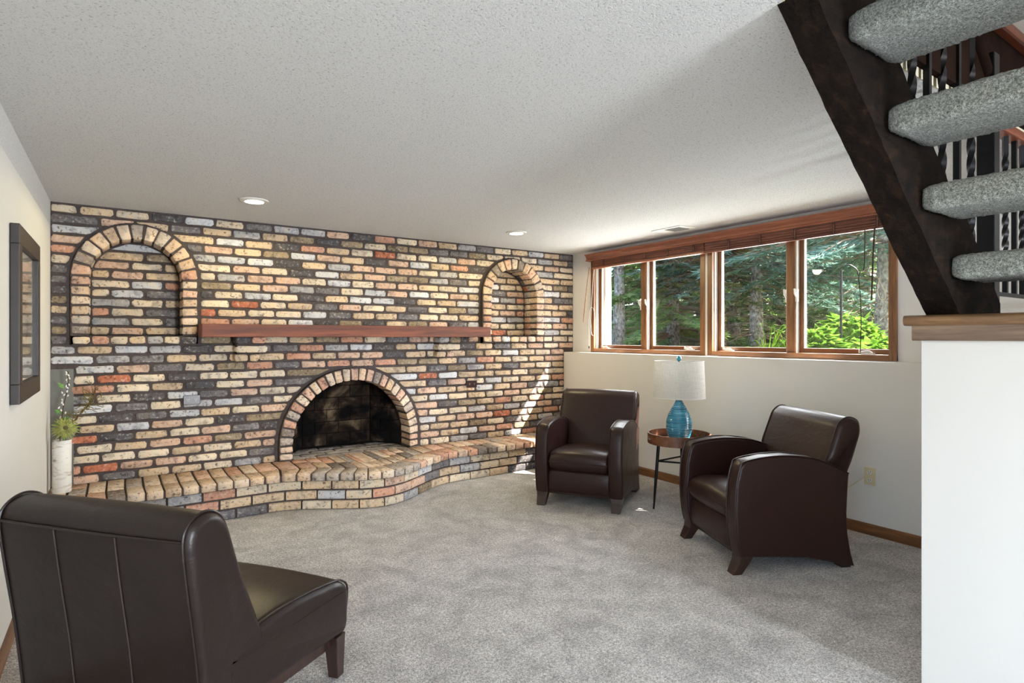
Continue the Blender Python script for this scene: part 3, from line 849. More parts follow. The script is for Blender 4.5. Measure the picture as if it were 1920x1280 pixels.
# ------------------------------------------------------------------ valance and blinds
vy0, vy1 = 1.70, 4.845
prof = [(XU, 2.165), (XU-.092, 2.165), (XU-.096, 2.175), (XU-.088, 2.182), (XU-.086, 2.20), (XU-.098, 2.222), (XU-.112, 2.230), (XU-.112, 2.240), (XU, 2.240)]
va = tag(MB().prism(prof, 'Y', vy0, vy1).build('valance', MT['valance']), 'reddish wood valance with moulded edge running above both windows', 'valance')
def blind(Y0, Y1, zb, label, rail):
    b = empty('woven_blind', (XU-.07, (Y0+Y1)/2, zb), label=label, cat='blind'); L = (Y1-Y0)/2
    mb = MB(); n = 15; hgt = 2.164-zb
    for i in range(n):                                  # folded reeds, one above the other
        z0 = hgt*i/n; xo = -.014-.006*math.sin(i*1.9)
        mb.box((xo, -L, z0+.0006), (.014, L, z0+hgt/n-.0006))
    tag(mb.build('reed_stack', MT['blind'], b), kind='stuff')
    k = -L+.10
    while k < L:
        for dx in (0, .014): MB().box((-.0225, k+dx, .004), (-.019, k+dx+.0035, hgt-.004)).build('stitching', MT['frame_black'], b)
        MB().box((-.0215, k+.004, .02), (-.0205, k+.0135, hgt-.02)).build('stitching', MT['blind'], b)
        k += .29
    if rail: MB().box((-.024, -L-.01, -.02), (.02, L+.012, -.001)).build('bottom_rail', MT['valance'], b, bevel=.004)
    return b
blind(3.295, 4.74, 2.092, 'rolled-up woven wood blind of the window near the brick wall, with a pale bottom rail', True)
blind(1.77, 3.285, 2.072, 'rolled-up woven wood blind of the window near the stairs', False)
tag(MB().tube(catmull([(XU-.09,4.79,2.10),(XU-.10,4.82,1.9),(XU-.105,4.86,1.6),(XU-.105,4.87,1.50)], 6, False), .004, 6).build('tilt_wand', MT['blind'], smooth=True), 'thin tan wand hanging at the window corner by the brick wall', 'wand')
lp = [(XU-.06,4.75,2.08),(XU-.055,4.79,1.75),(XU-.05,4.81,1.55),(XU-.05,4.80,1.38),(XU-.05,4.755,1.36),(XU-.05,4.735,1.45),(XU-.055,4.75,1.62),(XU-.05,4.80,1.66),(XU-.05,4.835,1.58),(XU-.05,4.84,1.24)]
c1 = MB().tube(catmull(lp, 6, False), .002, 5).build('blind_cord', MT['white_plastic'], smooth=True); tag(c1, 'looped pale lift cord with a small tassel beside the brick wall', 'cord')
MB().lathe([(.001,0),(.007,.004),(.008,.02),(.003,.03),(.001,.032)], 10, (XU-.05,4.84,1.21)).build('tassel', MT['brown_plastic'], c1, smooth=True)
tag(MB().tube([(XU-.09,1.895,2.08),(XU-.09,1.905,1.9),(XU-.09,1.915,1.585)], .0055, 6).build('tilt_wand', MT['brown_plastic'], smooth=True), 'dark brown wand hanging in the window beside the stairs', 'wand')
lp = [(XU-.085,1.96,2.08),(XU-.085,1.965,1.82),(XU-.085,1.99,1.79),(XU-.085,2.0,1.74),(XU-.085,1.99,1.62),(XU-.085,1.985,1.45),(XU-.085,1.99,1.23)]
tag(MB().tube(catmull(lp, 6, False), .003, 5).build('blind_cord', MT['frame_black'], smooth=True), 'long dark lift cord hanging to the sill by the stairs', 'cord')
lp = [(XU-.08,1.975,1.80),(XU-.08,1.92,1.80),(XU-.08,1.86,1.70),(XU-.08,1.83,1.62),(XU-.08,1.84,1.59),(XU-.08,1.87,1.60),(XU-.08,1.88,1.68),(XU-.08,1.86,1.76)]
tag(MB().tube(catmull(lp, 6, False), .002, 5).build('blind_cord', MT['ivory'], smooth=True), 'pale looped cord hanging over the right window casing', 'cord')

# ------------------------------------------------------------------ mantel, outlets, ceiling fittings
tag(MB().box((.507, B-.30, 1.337), (3.035, B-.002, 1.436)).build('mantel_shelf', MT['mantel'], bevel=.004), 'reddish-brown solid wood mantel beam across the brick wall', 'mantel')
def outlet(name, loc, rz, pm, sm, label, horizontal=False):
    o = empty(name, loc, rz, label, 'outlet')
    wd, ht = (.118, .072) if horizontal else (.072, .118)
    MB().box((-wd/2, -.006, -ht/2), (wd/2, .001, ht/2)).build('cover_plate', pm, o, bevel=.003)
    for s in (-1, 1):
        cx, cz = (s*.027, 0) if horizontal else (0, s*.027)
        r_ = MB().lathe([(.0165, -.009), (.0165, 0), (.0001, -.0095)], 20)
        r_ = MB(); n = 20
        ring = [(cx+.0165*math.cos(2*PI*k/n), cz+.0165*math.sin(2*PI*k/n)*.86) for k in range(n)]
        rec = MB().prism(ring, 'Y', -.0085, -.004).build('receptacle', sm, o)
        for dx, dz in ((-.006, .004), (.006, .004), (0, -.007)):
            MB().box((cx+dx-.0014, -.0095, cz+dz-.004), (cx+dx+.0014, -.008, cz+dz+.004)).build('slot', MT['slot'] if pm is not MT['brown_plastic'] else MT['ivory'], rec)
    return o
outlet('power_outlet', (.469, B-.003, .847), 0, MT['brown_plastic'], MT['brown_plastic'], 'dark brown outlet in the bricks left of the fireplace', True)
outlet('power_outlet', (2.989, B-.003, .857), 0, MT['brown_plastic'], MT['brown_plastic'], 'dark brown outlet in the bricks right of the fireplace', True)
outlet('power_outlet', (XR-.001, 1.905, .395), -PI/2, MT['ivory'], MT['white_plastic'], 'ivory outlet low on the white wall beside the armchair')
cord = [(XR-.012, 1.93, .385), (XR-.03, 1.96, .36), (XR-.03, 2.03, .30), (XR-.03, 2.15, .25), (XR-.035, 2.4, .16), (XR-.04, 2.7, .03), (XR-.05, 2.95, .012), (3.9, 3.1, .01)]
tag(MB().tube(catmull(cord, 6, False), .0028, 6).build('lamp_cord', MT['ivory'], smooth=True), 'thin ivory cord plugged into the wall outlet', 'cord')

def downlight(x, y, label, energy=15):
    o = empty('ceiling_light', (x, y, H), label=label, cat='ceiling light', group='recessed ceiling lights')
    MB().lathe([(.062, -.012), (.066, -.006), (.09, -.006), (.094, -.001), (.094, .002)], 36).build('trim_ring', MT['white_plastic'], o, smooth=True)
    m_ = MB(); m_.lathe([(.0005, -.0125), (.062, -.0125)], 36); m_.build('lens', MT['lens'], o)
    add_light('lamp', 'SPOT', energy*3.4, (1, .83, .44), (0, 0, -.02), rot=(0, 0, 0), parent=o, spot_size=math.radians(172), spot_blend=.12, shadow_soft_size=.055)
    return o
downlight(.776, 4.35, 'recessed ceiling light above the left end of the mantel')
downlight(2.985, 4.35, 'recessed ceiling light nearer the window')
downlight(.6, -.3, 'unseen recessed ceiling light added as fill just behind the camera', 6)  # this and the next are unseen lamps added for fill
downlight(.6, -3.6, 'unseen recessed ceiling light added as fill near the rear door', 8)
cv = empty('ceiling_vent', (4.04, 3.45, H), label='white ceiling air vent beside the window valance', cat='vent')
MB().box((-.10,-.16,-.006),(.10,.16,.001)).build('vent_plate', MT['white_plastic'], cv, bevel=.002)
for i in range(9): MB().box((-.07,-.12+i*.018,-.010),(.07,-.112+i*.018,-.005)).build('louver', MT['grey_panel'], cv)

# ------------------------------------------------------------------ picture
pic = empty('framed_picture', (XL, 3.74, 1.4375), label='square black-framed picture under glass on the left wall', cat='picture')
hw = .40; bw = .088
for lo, hi in (((.002,-hw,hw-bw),(.036,hw,hw)), ((.002,-hw,-hw),(.036,hw,-hw+bw)), ((.002,-hw,-hw+bw),(.036,-hw+bw,hw-bw)), ((.002,hw-bw,-hw+bw),(.036,hw,hw-bw))):
    MB().box(lo, hi).build('frame_bar', MT['frame_black'], pic, bevel=.003)
MB().box((.002,-hw+bw,-hw+bw),(.012,hw-bw,hw-bw)).build('mat_board', MT['mat_board'], pic)
def art():
    t = NT('abstract_print'); n = t.noise(t.pos((1, 1, 1.4)), 5, 4, .6, .8)
    return t.fin(t.ramp(n, [(.3, lin((120,112,100))), (.5, lin((190,182,168))), (.7, lin((214,208,196)))]), .8)
MB().box((.0121,-.2,-.2),(.014,.2,.2)).build('print', art(), pic)
MB().box((.020,-hw+bw,-hw+bw),(.022,hw-bw,hw-bw)).build('glass_pane', MT['picture_glass'], pic)

# ------------------------------------------------------------------ armchairs
def make_armchair(label):
    ch = empty('armchair', label=label, cat='armchair', group='brown leather club armchairs')
    side = [(.352,.105),(.372,.20),(.384,.35),(.376,.50),(.352,.605),(.325,.635),(.20,.657),(.06,.660),(-.10,.640),(-.24,.590),(-.325,.545),(-.318,.44),(-.312,.32),(-.318,.20),(-.338,.09),(-.362,.012),(-.30,.018),(-.20,.048),(-.06,.078),(.12,.092),(.25,.10)]
    dense = densify(side, .03)
    for s in (-1, 1):
        x0, x1 = (.245, .35) if s > 0 else (-.35, -.245)
        arm = puffy(dense, x0, x1, .014, 3, .006, 4).build('arm', MT['leather'], ch, smooth=True, sharp=60)
        # piping along the outer and inner edge of the arm front and top
        for xx in (x0+.006, x1-.006):
            path = [(xx, p[0]*1.0+(.0 if p[0] < .3 else .001), p[1]+.002) for p in side[0:11]]
            MB().tube(catmull(path, 5, False), .0045, 6).build('piping', MT['leather'], arm, smooth=True)
        # front leg: flared sabre foot
        xa, xb = (.255, .345) if s > 0 else (-.345, -.255)
        sec = [(.272,.352,.105),(.290,.358,.07),(.318,.378,.03),(.338,.392,0)]
        mb = MB(); vs = []
        for i, (ya, yb, z) in enumerate(sec):
            t = i/3*.012; vs += [(xa+t,ya,z),(xb-t,ya,z),(xb-t,yb,z),(xa+t,yb,z)]
        fs = [(0,1,2,3),(12,13,14,15)]+[(r*4+j, r*4+(j+1)%4, (r+1)*4+(j+1)%4, (r+1)*4+j) for r in range(3) for j in range(4)]
        mb.add(vs, fs); mb.build('leg', MT['leg'], ch, bevel=.004)
    # rear feet blocks
    for s in (-1, 1): MB().box((s*.30-.03,-.35,0),(s*.30+.03,-.29,.03)).build('rear_foot', MT['leg'], ch)
    # front rail
    rail = round_poly([(.20,.112),(.352,.112),(.366,.20),(.352,.285),(.20,.285)], [0,.02,.05,.03,0], 4)
    puffy(densify(rail,.03), -.246, .246, .01, 6, .006).build('front_rail', MT['leather'], ch, smooth=True, sharp=60)
    # body below the seat and the inside back
    MB().box((-.245,-.30,.09),(.245,.33,.25)).build('seat_box', MT['leather'], ch)
    # seat cushion, crowned, with a bulging front and a welt
    cus = round_poly([(-.20,.27),(.345,.275),(.392,.335),(.372,.405),(.30,.432),(-.20,.405)], [.02,.03,.05,.05,.08,.02], 5)
    def crown(v):
        x, y, z = v; k = (1-(x/.245)**2)
        return (x, y+(.012*k if y > .3 else 0), z+(.022*k if z > .36 else 0))
    cu = puffy(densify(cus,.03), -.243, .243, .03, 10, .0, 5, warp=crown).build('seat_cushion', MT['leather'], ch, smooth=True, sharp=60)
    MB().tube([(-.236+.472*i/12, .384+.012*(1-((-.236+.472*i/12)/.245)**2), .352+.006*(1-((-.236+.472*i/12)/.245)**2)) for i in range(13)], .0045, 6).build('piping', MT['leather'], cu, smooth=True)
    # backrest: leaning, rounded top roll, wider than the space between the arms
    bk = round_poly([(-.115,.38),(-.195,.60),(-.285,.835),(-.345,.872),(-.415,.845),(-.420,.78),(-.362,.62),(-.325,.535),(-.24,.40)], [.02,.10,.06,.05,.05,.06,.08,.02,.02], 5)
    def flare(v):
        x, y, z = v; t = min(1, max(0, (z-.50)/.14)); t = t*t*(3-2*t)
        if y > -.26 and z < .66: x *= (.245/.345)*(1-t)+t
        else: x *= 1
        x *= 1-.02*max(0, (z-.6)/.27)
        k = 1-(x/.36)**2
        return (x, y+(.014*k if y > -.34 else 0), z+.008*k*(z > .8))
    b = puffy(densify(bk,.025), -.345, .345, .03, 12, .0, 5, warp=flare).build('backrest', MT['leather'], ch, smooth=True, sharp=60)
    for s in (-1, 1):
        path = [flare((s*.318, p.x, p.y)) for p in bk if p.y > .60]; path = [Vector(p)+Vector((0, (p[1]+.33)*.012, .002)) for p in path]
        MB().tube(path, .0035, 6).build('seam', MT['thread'], b, smooth=True)
    # outer back panel
    ob = [(-.318,.53),(-.312,.32),(-.318,.20),(-.338,.09),(-.358,.02),(-.33,.02),(-.30,.10),(-.285,.20),(-.28,.32),(-.285,.53)]
    puffy(densify(ob,.05), -.246, .246, .006, 4, 0).build('outer_back', MT['leather'], ch, smooth=True, sharp=60)
    return ch
A = make_armchair('brown leather armchair between the brick hearth and the side table')
A.location = (3.262, 3.665, 0); A.rotation_euler = (0, 0, math.radians(123.4))
A2 = copy_tree(A); A2['label'] = 'brown leather armchair on the stairs side of the lamp, seen from its side'
A2.location = (3.342, 2.145, 0); A2.rotation_euler = (0, 0, math.radians(65.4))

# ------------------------------------------------------------------ slipper chair in front
F2 = Vector((.775, .632)); 
sc_ = empty('slipper_chair', (.487, 2.622, 0), math.atan2(-F2.x, F2.y), 'black-brown leather armless slipper chair seen from behind', 'chair')
LD = MT['leather_dark']
seat = round_poly([(-.66,.165),(-.02,.165),(.0,.20),(.005,.345),(-.055,.388),(-.30,.408),(-.47,.385),(-.66,.36)], [.01,.02,.02,.05,.09,.1,.02,.01], 5)
def scrown(v):
    x, y, z = v; k = max(0, 1-(x/.385)**2)
    return (x*(1+.15*max(0, (y+.45)/.45)), y, z+(.022*k if z > .33 else 0))
st = puffy(densify(seat,.03), -.382, .382, .035, 12, 0, 5, warp=scrown).build('seat', LD, sc_, smooth=True, sharp=60)
for s in (-1, 1):
    path = [(s*.366*(1+.15*max(0, (y+.45)/.45)), y, z) for y, z in ((-.012,.20),(.004,.33),(-.03,.374),(-.07,.388),(-.20,.400),(-.35,.400),(-.46,.386))]
    MB().tube(catmull(path, 5, False), .004, 6).build('piping', LD, st, smooth=True)
back = round_poly([(-.40,.30),(-.452,.42),(-.525,.60),(-.572,.745),(-.605,.805),(-.665,.825),(-.722,.800),(-.738,.752),(-.722,.62),(-.690,.40),(-.665,.165),(-.50,.165)], [.02,.06,.08,.05,.05,.05,.04,.03,.1,.1,.01,.01], 5)
def bwarp(v):
    x, y, z = v; k = max(0, 1-(x/.38)**2)
    if y > -.60 and z > .40: y += .018*k
    return (x, y-.006*k*(y < -.66), z+.006*k*(z > .78))
bk_ = puffy(densify(back,.025), -.387, .387, .026, 16, 0, 5, warp=bwarp).build('backrest', LD, sc_, smooth=True, sharp=60)
def rear_y(z):
    tab = [(.165,-.665),(.40,-.690),(.62,-.722),(.752,-.738)]
    for (a, ya), (b, yb) in zip(tab, tab[1:]):
        if z <= b: return ya+(yb-ya)*(z-a)/(b-a)
    return tab[-1][1]
for xx in (-.122, .122):                            # three upright seams on the back panel
    k = 1-(xx/.38)**2
    MB().tube([(xx, rear_y(z)-.0065*k-.0012, z) for z in [.17+.58*i/20 for i in range(21)]], .003, 6).build('seam', MT['thread'], bk_, smooth=True)
for s in (-1, 1):                                    # welt round the side panel of the back
    path = [(s*.366, y, z) for y, z in ((-.452,.42),(-.525,.60),(-.575,.748),(-.612,.806),(-.665,.824),(-.716,.802),(-.738,.752),(-.724,.62),(-.692,.40),(-.668,.18))]
    MB().tube(catmull(path, 6, False), .0042, 6).build('piping', LD, bk_, smooth=True)
MB().tube([(-.366+.732*i/16, -.741-.0075*(1-((-.366+.732*i/16)/.38)**2), .757) for i in range(17)], .0042, 6).build('piping', LD, bk_, smooth=True)
fr = MB(); fr.prism([(-.335,-.64),(.335,-.64),(.395,-.02),(-.395,-.02)], 'Z', .12, .168); fr.build('seat_rail', MT['leg'], sc_, bevel=.004)
for sx in (-1, 1):
    for yy, spl, lx in ((-.045, .01, .395), (-.61, -.035, .33)):
        mb = MB(); a = .03; b = .021; cx = sx*lx
        vs = [(cx+dx*a, yy+dy*a, .168) for dx, dy in ((-1,-1),(1,-1),(1,1),(-1,1))]+[(cx+dx*b, yy+spl+dy*b, 0) for dx, dy in ((-1,-1),(1,-1),(1,1),(-1,1))]
        mb.add(vs, [(0,1,2,3),(4,5,6,7)]+[(j,(j+1)%4,4+(j+1)%4,4+j) for j in range(4)]); mb.build('leg', MT['leg'], sc_, bevel=.003)

# ------------------------------------------------------------------ side table and lamp
TX, TY = 3.63, 3.04; ZT = .515
tb = empty('side_table', (TX, TY, 0), label='round wooden tray table on thin black legs between the armchairs', cat='side table')
walnut = wood('tray_wood', (70, 40, 26), (140, 88, 58), 'X', 1.0, .4, .2)
MB().lathe([(.0005, ZT), (.228, ZT), (.232, ZT+.012), (.0005, ZT+.012)], 48).build('tray_bottom', walnut, tb, smooth=True)
mb = MB(); seg = 64; lv = [ZT-.006, ZT+.022, ZT+.048, ZT+.072]
dirL = math.atan2(.56, -.829)                          # handles on the sides seen left and right
for k in range(seg):
    a0, a1 = 2*PI*k/seg, 2*PI*(k+1)/seg
    for i in range(3):
        am = (a0+a1)/2; hole = i == 1 and min(abs(((am-dirL+PI) % (2*PI))-PI), abs(((am-dirL-PI+PI) % (2*PI))-PI)) < .17
        if hole: continue
        vs = []
        for r_ in (.229, .240):
            for a in (a0, a1):
                for z in (lv[i], lv[i+1]): vs.append((r_*math.cos(a), r_*math.sin(a), z))
        mb.add(vs, [(4,6,7,5),(0,1,3,2),(1,5,7,3),(0,2,6,4),(0,4,5,1),(2,3,7,6)])
mb.build('tray_rim', walnut, tb)
legs = []
for k in range(3):
    a = dirL+.12+2*PI*k/3; p0 = Vector((.165*math.cos(a), .165*math.sin(a), ZT)); p1 = Vector((.205*math.cos(a), .205*math.sin(a), 0))
    MB().tube([p0, p1.lerp(p0,.5), p1], .01, 10, radii=[.0125, .0115, .007]).build('leg', MT['iron'], tb, smooth=True); legs.append((p0, p1))
q = [p0.lerp(p1, .28) for p0, p1 in legs]
for i in range(3): MB().tube([q[i], q[(i+1)%3]], .007, 8).build('stretcher', MT['iron'], tb, smooth=True)

LX, LY, LZ = TX, TY, ZT+.0125
lamp = empty('table_lamp', (LX, LY, LZ), label='turquoise ribbed ceramic lamp with a white drum shade on the tray table', cat='lamp')
def glaze():
    t = NT('turquoise_glaze'); n = t.noise(t.pos((.4,.4,9)), 14, 3, .6)
    return t.fin(t.ramp(n, [(.3, lin((14,88,116))), (.5, lin((28,126,158))), (.72, lin((74,170,194)))]), .18, t.bump(n, .03, .003), spec=.6, coat=.6, coat_rough=.08)
gl = glaze()
prof = [(.001,0),(.066,0),(.070,.006)]
base = [(0,.070),(.05,.088),(.10,.099),(.15,.098),(.20,.085),(.25,.060),(.29,.036),(.31,.027),(.34,.025)]
def rad(z):
    for (a, ra), (b, rb_) in zip(base, base[1:]):
        if z <= b:
            t = (z-a)/(b-a); t2 = t*t*(3-2*t)*.4+t*.6; return ra+(rb_-ra)*t2
    return base[-1][1]
zz = .008
while zz < .338:
    prof.append((rad(zz)+.0016*math.sin(zz*2*PI/.0125), zz)); zz += .0018
prof += [(.027,.34),(.024,.345),(.001,.345)]
MB().lathe(prof, 48).build('ceramic_body', gl, lamp, smooth=True, sharp=70)
MB().tube([(0,0,.345),(0,0,.375)], .010, 12).build('neck_fitting', MT['iron'], lamp, smooth=True)
def linen():
    t = NT('linen_shade'); a = t.noise(t.pos((8,8,260)), 1.6, 2); b = t.noise(t.pos((220,220,8)), 1.6, 2)
    c = t.ramp(t.math('MULTIPLY', t.math('ADD', a, b), .5), [(.35, lin((214,211,203))), (.65, lin((240,238,233)))])
    d = t.n('ShaderNodeBsdfDiffuse'); tr = t.n('ShaderNodeBsdfTranslucent'); t.l(c, d.inputs[0]); t.l(c, tr.inputs[0])
    mx = t.n('ShaderNodeMixShader'); mx.inputs[0].default_value = .35; t.l(d.outputs[0], mx.inputs[1]); t.l(tr.outputs[0], mx.inputs[2]); t.l(mx.outputs[0], t.out.inputs[0]); return t.m
sh = MB().lathe([(.197,.335),(.199,.335),(.188,.622),(.186,.622),(.197,.335)], 56).build('shade', linen(), lamp, smooth=True, sharp=60)
for z, r_ in ((.337,.1985),(.620,.1875)): MB().tube([(r_*math.cos(2*PI*k/48), r_*math.sin(2*PI*k/48), z) for k in range(49)], .0026, 6, False).build('shade_binding', MT['mat_board'], sh, smooth=True)
for k in range(3):
    a = 2*PI*k/3; MB().tube([(0,0,.612),(.186*math.cos(a),.186*math.sin(a),.616)], .002, 6).build('spider_arm', MT['iron'], sh)
for s in (-1, 1): MB().tube(catmull([(s*.012,0,.375),(s*.055,0,.43),(s*.058,0,.52),(s*.02,0,.60),(0,0,.612)], 5, False), .0022, 6).build('harp', MT['iron'], lamp)
MB().lathe([(.001,.612),(.008,.613),(.007,.622),(.018,.63),(.021,.640),(.016,.653),(.006,.662),(.001,.664)], 20).build('finial', gl, lamp, smooth=True)

# ------------------------------------------------------------------ birch vase with dried stems
VX, VY = -.322, 4.955
def birch():
    t = NT('birch_bark'); v = t.pos((1, 1, 3.2)); n = t.noise(v, 9, 4, .6, .5); f = t.noise(t.pos((1,1,8)), 26, 3, .6)
    c = t.ramp(n, [(.28, lin((92,74,60))), (.36, lin((196,186,172))), (.5, lin((232,228,220)))])
    c = t.mix(t.ramp(f, [(.66, G4(0)), (.74, G4(.8))]), c, lin((64,50,42)))
    return t.fin(c, .8, t.bump(n, .4, .004))
vase = tag(MB().lathe([(.001,0),(.052,0),(.054,.01),(.053,.18),(.054,.34),(.053,.352),(.046,.352),(.046,.05),(.001,.05)], 32).build('birch_vase', birch(), loc=(VX, VY, ZH), smooth=True, sharp=40), 'tall white birch-bark vase on the left end of the hearth', 'vase')
green = plain('leaf_green', (96, 140, 60), .6, vary=.3, nscale=60)
stemm = plain('stem_brown', (62, 46, 34), .8, vary=.25, nscale=50)
rv = random.Random(5)
fl = empty('gerbera_flower', (VX+.012, VY-.05, ZH+.352), label='yellow-green artificial daisy in the birch vase', cat='flower')
petal_m = plain('petal_olive', (140, 144, 74), .6, vary=.35, nscale=40)
fc = Vector((.01, -.03, .085)); fn = Vector((.18, -.85, .35)).normalized(); fu = fn.cross(Vector((1,0,0))).normalized(); fv = fn.cross(fu)
for ring_, (cnt, ln, lift) in enumerate(((22, .088, .004), (18, .070, .014), (14, .05, .022))):
    for i in range(cnt):
        a = 2*PI*(i+.5*ring_)/cnt+rv.uniform(-.06,.06); d = fu*math.cos(a)+fv*math.sin(a); t_ = fn.cross(d); l_ = ln*rv.uniform(.88,1.08)
        P = [fc+d*.012+fn*lift, fc+d*l_*.5+t_*.0085+fn*(lift+.004), fc+d*l_+fn*(lift-.012), fc+d*l_*.5-t_*.0085+fn*(lift+.004), fc+d*l_*.5+fn*(lift-.001)]
        MB().add(P, [(0,1,4),(1,2,4),(2,3,4),(3,0,4)]).build('petal', petal_m, fl)
MB().lathe([(.001,.014),(.010,.012),(.014,.004),(.012,-.002)], 14).build('flower_disc', plain('disc_brown', (84,72,34), .8, vary=.4, nscale=200), fl, loc=fc+fn*.014, rot=fn.to_track_quat('Z','Y').to_euler())
MB().tube(catmull([(-.012,.05,-.25),(-.005,.03,-.05),fc-fn*.03,fc], 5, False), .004, 6).build('stem', green, fl)
def twig(name, pts, r, label, cat, mat):
    e = empty(name, (VX, VY, ZH+.30), label=label, cat=cat)
    MB().tube(catmull(pts, 6, False), r, 6, radii=None).build('stem', mat, e, smooth=True); return e
pts = [(-.008,0,-.2),(-.01,-.005,.05),(.005,-.01,.25),(.03,-.01,.40),(.034,-.012,.515)]
pw = twig('pussy_willow_stem', pts, .0032, 'pussy willow stem with white catkins rising from the birch vase', 'flower stem', stemm)
cat_m = plain('catkin_white', (226, 220, 212), .8, vary=.06)
path = catmull(pts, 12, False)
for i in range(26):
    p = path[14+int(i*(len(path)-15)/26)]; a = rv.uniform(0, 2*PI); off_ = Vector((math.cos(a), math.sin(a)*.5, rv.uniform(-.3,.4)))*rv.uniform(.006,.03 if i < 16 else .012)
    MB().lathe([(.0005,-.009),(.004,-.004),(.0052,.001),(.003,.008),(.0005,.011)], 8).build('catkin', cat_m, pw, loc=p+off_, rot=(rv.uniform(-.6,.6), rv.uniform(-.6,.6), 0), smooth=True)
def leaf(parent, p, d, ln, wd, mat, name='leaf'):
    d = Vector(d).normalized(); sx_ = d.cross(Vector((0,-1,.3))).normalized(); nn = sx_.cross(d)
    P = [p, p+d*ln*.4+sx_*wd, p+d*ln, p+d*ln*.4-sx_*wd, p+d*ln*.45+nn*wd*.3]
    return MB().add(P, [(0,1,4),(1,2,4),(2,3,4),(3,0,4)]).build(name, mat, parent)
for p, d, l_ in (((.012,-.012,.40),(-.7,-.2,.9),.055), ((-.002,-.01,.23),(-.8,-.2,.7),.05), ((.0,-.01,.17),(.7,-.3,.8),.055), ((-.006,-.01,.15),(-.6,-.3,.5),.05), ((.0,-.01,.19),(.9,-.2,.2),.05)):
    leaf(pw, Vector(p), d, l_, .014, green)
pts = [(.008,0,-.2),(.02,-.01,.06),(.06,-.02,.16),(.12,-.03,.25),(.17,-.04,.31),(.185,-.045,.40)]
tw = twig('curly_twig', pts, .005, 'tangled brown dried twig leaning right from the birch vase', 'twig', plain('twig_brown', (96, 66, 44), .85, vary=.25, nscale=60))
moss = plain('dry_moss', (104, 92, 48), .9, vary=.35, nscale=90)
path = catmull(pts, 8, False)
for i in range(46):
    p = Vector(path[16+rv.randrange(len(path)-17)]); q = [p]
    d = Vector((rv.uniform(-1,.9), rv.uniform(-.5,.3), rv.uniform(-.5,1))).normalized()
    for k in range(4):
        d = (d+Vector((rv.uniform(-.8,.8), rv.uniform(-.3,.3), rv.uniform(-.8,.8)))).normalized(); q.append(q[-1]+d*rv.uniform(.012,.03))
    MB().tube(catmull(q, 4, False), .0024, 4).build('sprig', tw.children[0].data.materials[0] if i % 3 else moss, tw)

# ------------------------------------------------------------------ landing and stairs
XC, YC, ZC = 2.50, .95, 1.417
mb = MB(); mb.box((XC, YC-.12, 0), (4.3, YC, 1.39)); mb.box((XC, -1.3, 0), (XC+.12, YC-.12, 1.39))
one('wall_landing', mb, MT['wall'], 'white half wall below the stair landing at the right edge', 'half wall')
one('floor_landing', MB().box((XC+.12, -1.3, 1.30), (4.3, YC-.12, 1.405)), MT['tread'], 'carpeted stair landing behind the half wall', 'landing')
trimc = struct(empty('trim_5', (XC, YC, 1.39)), 'oak nosing cap with shaped apron on top of the half wall', 'wall cap')
pr = round_poly([(-.045,-.012),(.16,-.012),(.16,.027),(-.045,.027)], [.018,.0,.0,.018], 5)
MB().prism([(p.x, p.y) for p in pr], 'Y', -2.2, .045).build('nosing_board', MT['cap_oak'], trimc, smooth=True)
pr = round_poly([(-.022,-.068),(-.001,-.068),(-.001,-.012),(-.022,-.012)], [.014,.0,.0,.0], 5)
MB().prism([(p.x, p.y) for p in pr], 'Y', -2.2, .024).build('apron_board', MT['apron_oak'], trimc, smooth=True)
MB().box((.12, -.14, -.012), (1.8, .045, .027)).build('nosing_board', MT['cap_oak'], trimc, bevel=.01)
stair = empty('staircase', (2.767, .90, ZC), label='open staircase with a rough dark timber stringer and carpeted treads', cat='staircase')
def ats(o): o.location = Vector(o.location)-Vector((2.767, .90, ZC)); return o
SL = .868
# stringer: rough timber, plumb cut at the foot
def stringer(y0, y1):
    mb = MB(); n = 60; L = 1.75; vs = []
    rs = random.Random(3); pv = [0]*8
    for i in range(n+1):
        t = i/n; x = 2.557-L*t; zlo = ZC+SL*L*t; xh = 2.977-L*t
        zup = zlo+(2.977-2.557)*SL+0.03 if i else None
        sec = [(2.557-L*t, ZC+.0005+SL*L*t), (2.557-L*t, ZC+.0005+SL*L*t+.385)]
        pv = [.8*a+rs.uniform(-.0022,.0022) for a in pv]
        k1 = .004 if (n*.30 < i < n*.31) else 0
        j = pv if 0 < i else [0]*8
        (xa, za), (xb, zb) = sec
        vs += [(xa, y0+j[0], za+max(0, j[1])), (xa, y1+j[2], za+max(0,j[3])+k1), (xb, y1+j[4], zb+j[5]), (xb, y0+j[6], zb+j[7])]
    fs = [(i*4+k, i*4+(k+1)%4, (i+1)*4+(k+1)%4, (i+1)*4+k) for i in range(n) for k in range(4)]+[(0,1,2,3), (n*4, n*4+3, n*4+2, n*4+1)]
    mb.add(vs, fs)
    # toe: fill the triangle down to the cap
    mb.prism([(2.557, ZC+.0005), (2.977, ZC+.0005), (2.977, ZC+.055), (2.60, ZC+.385), (2.557, ZC+.38)], 'Y', y0, y1)
    return ats(mb.build('stringer', MT['timber'], stair))
stringer(.85, .955); stringer(-.16, -.06)
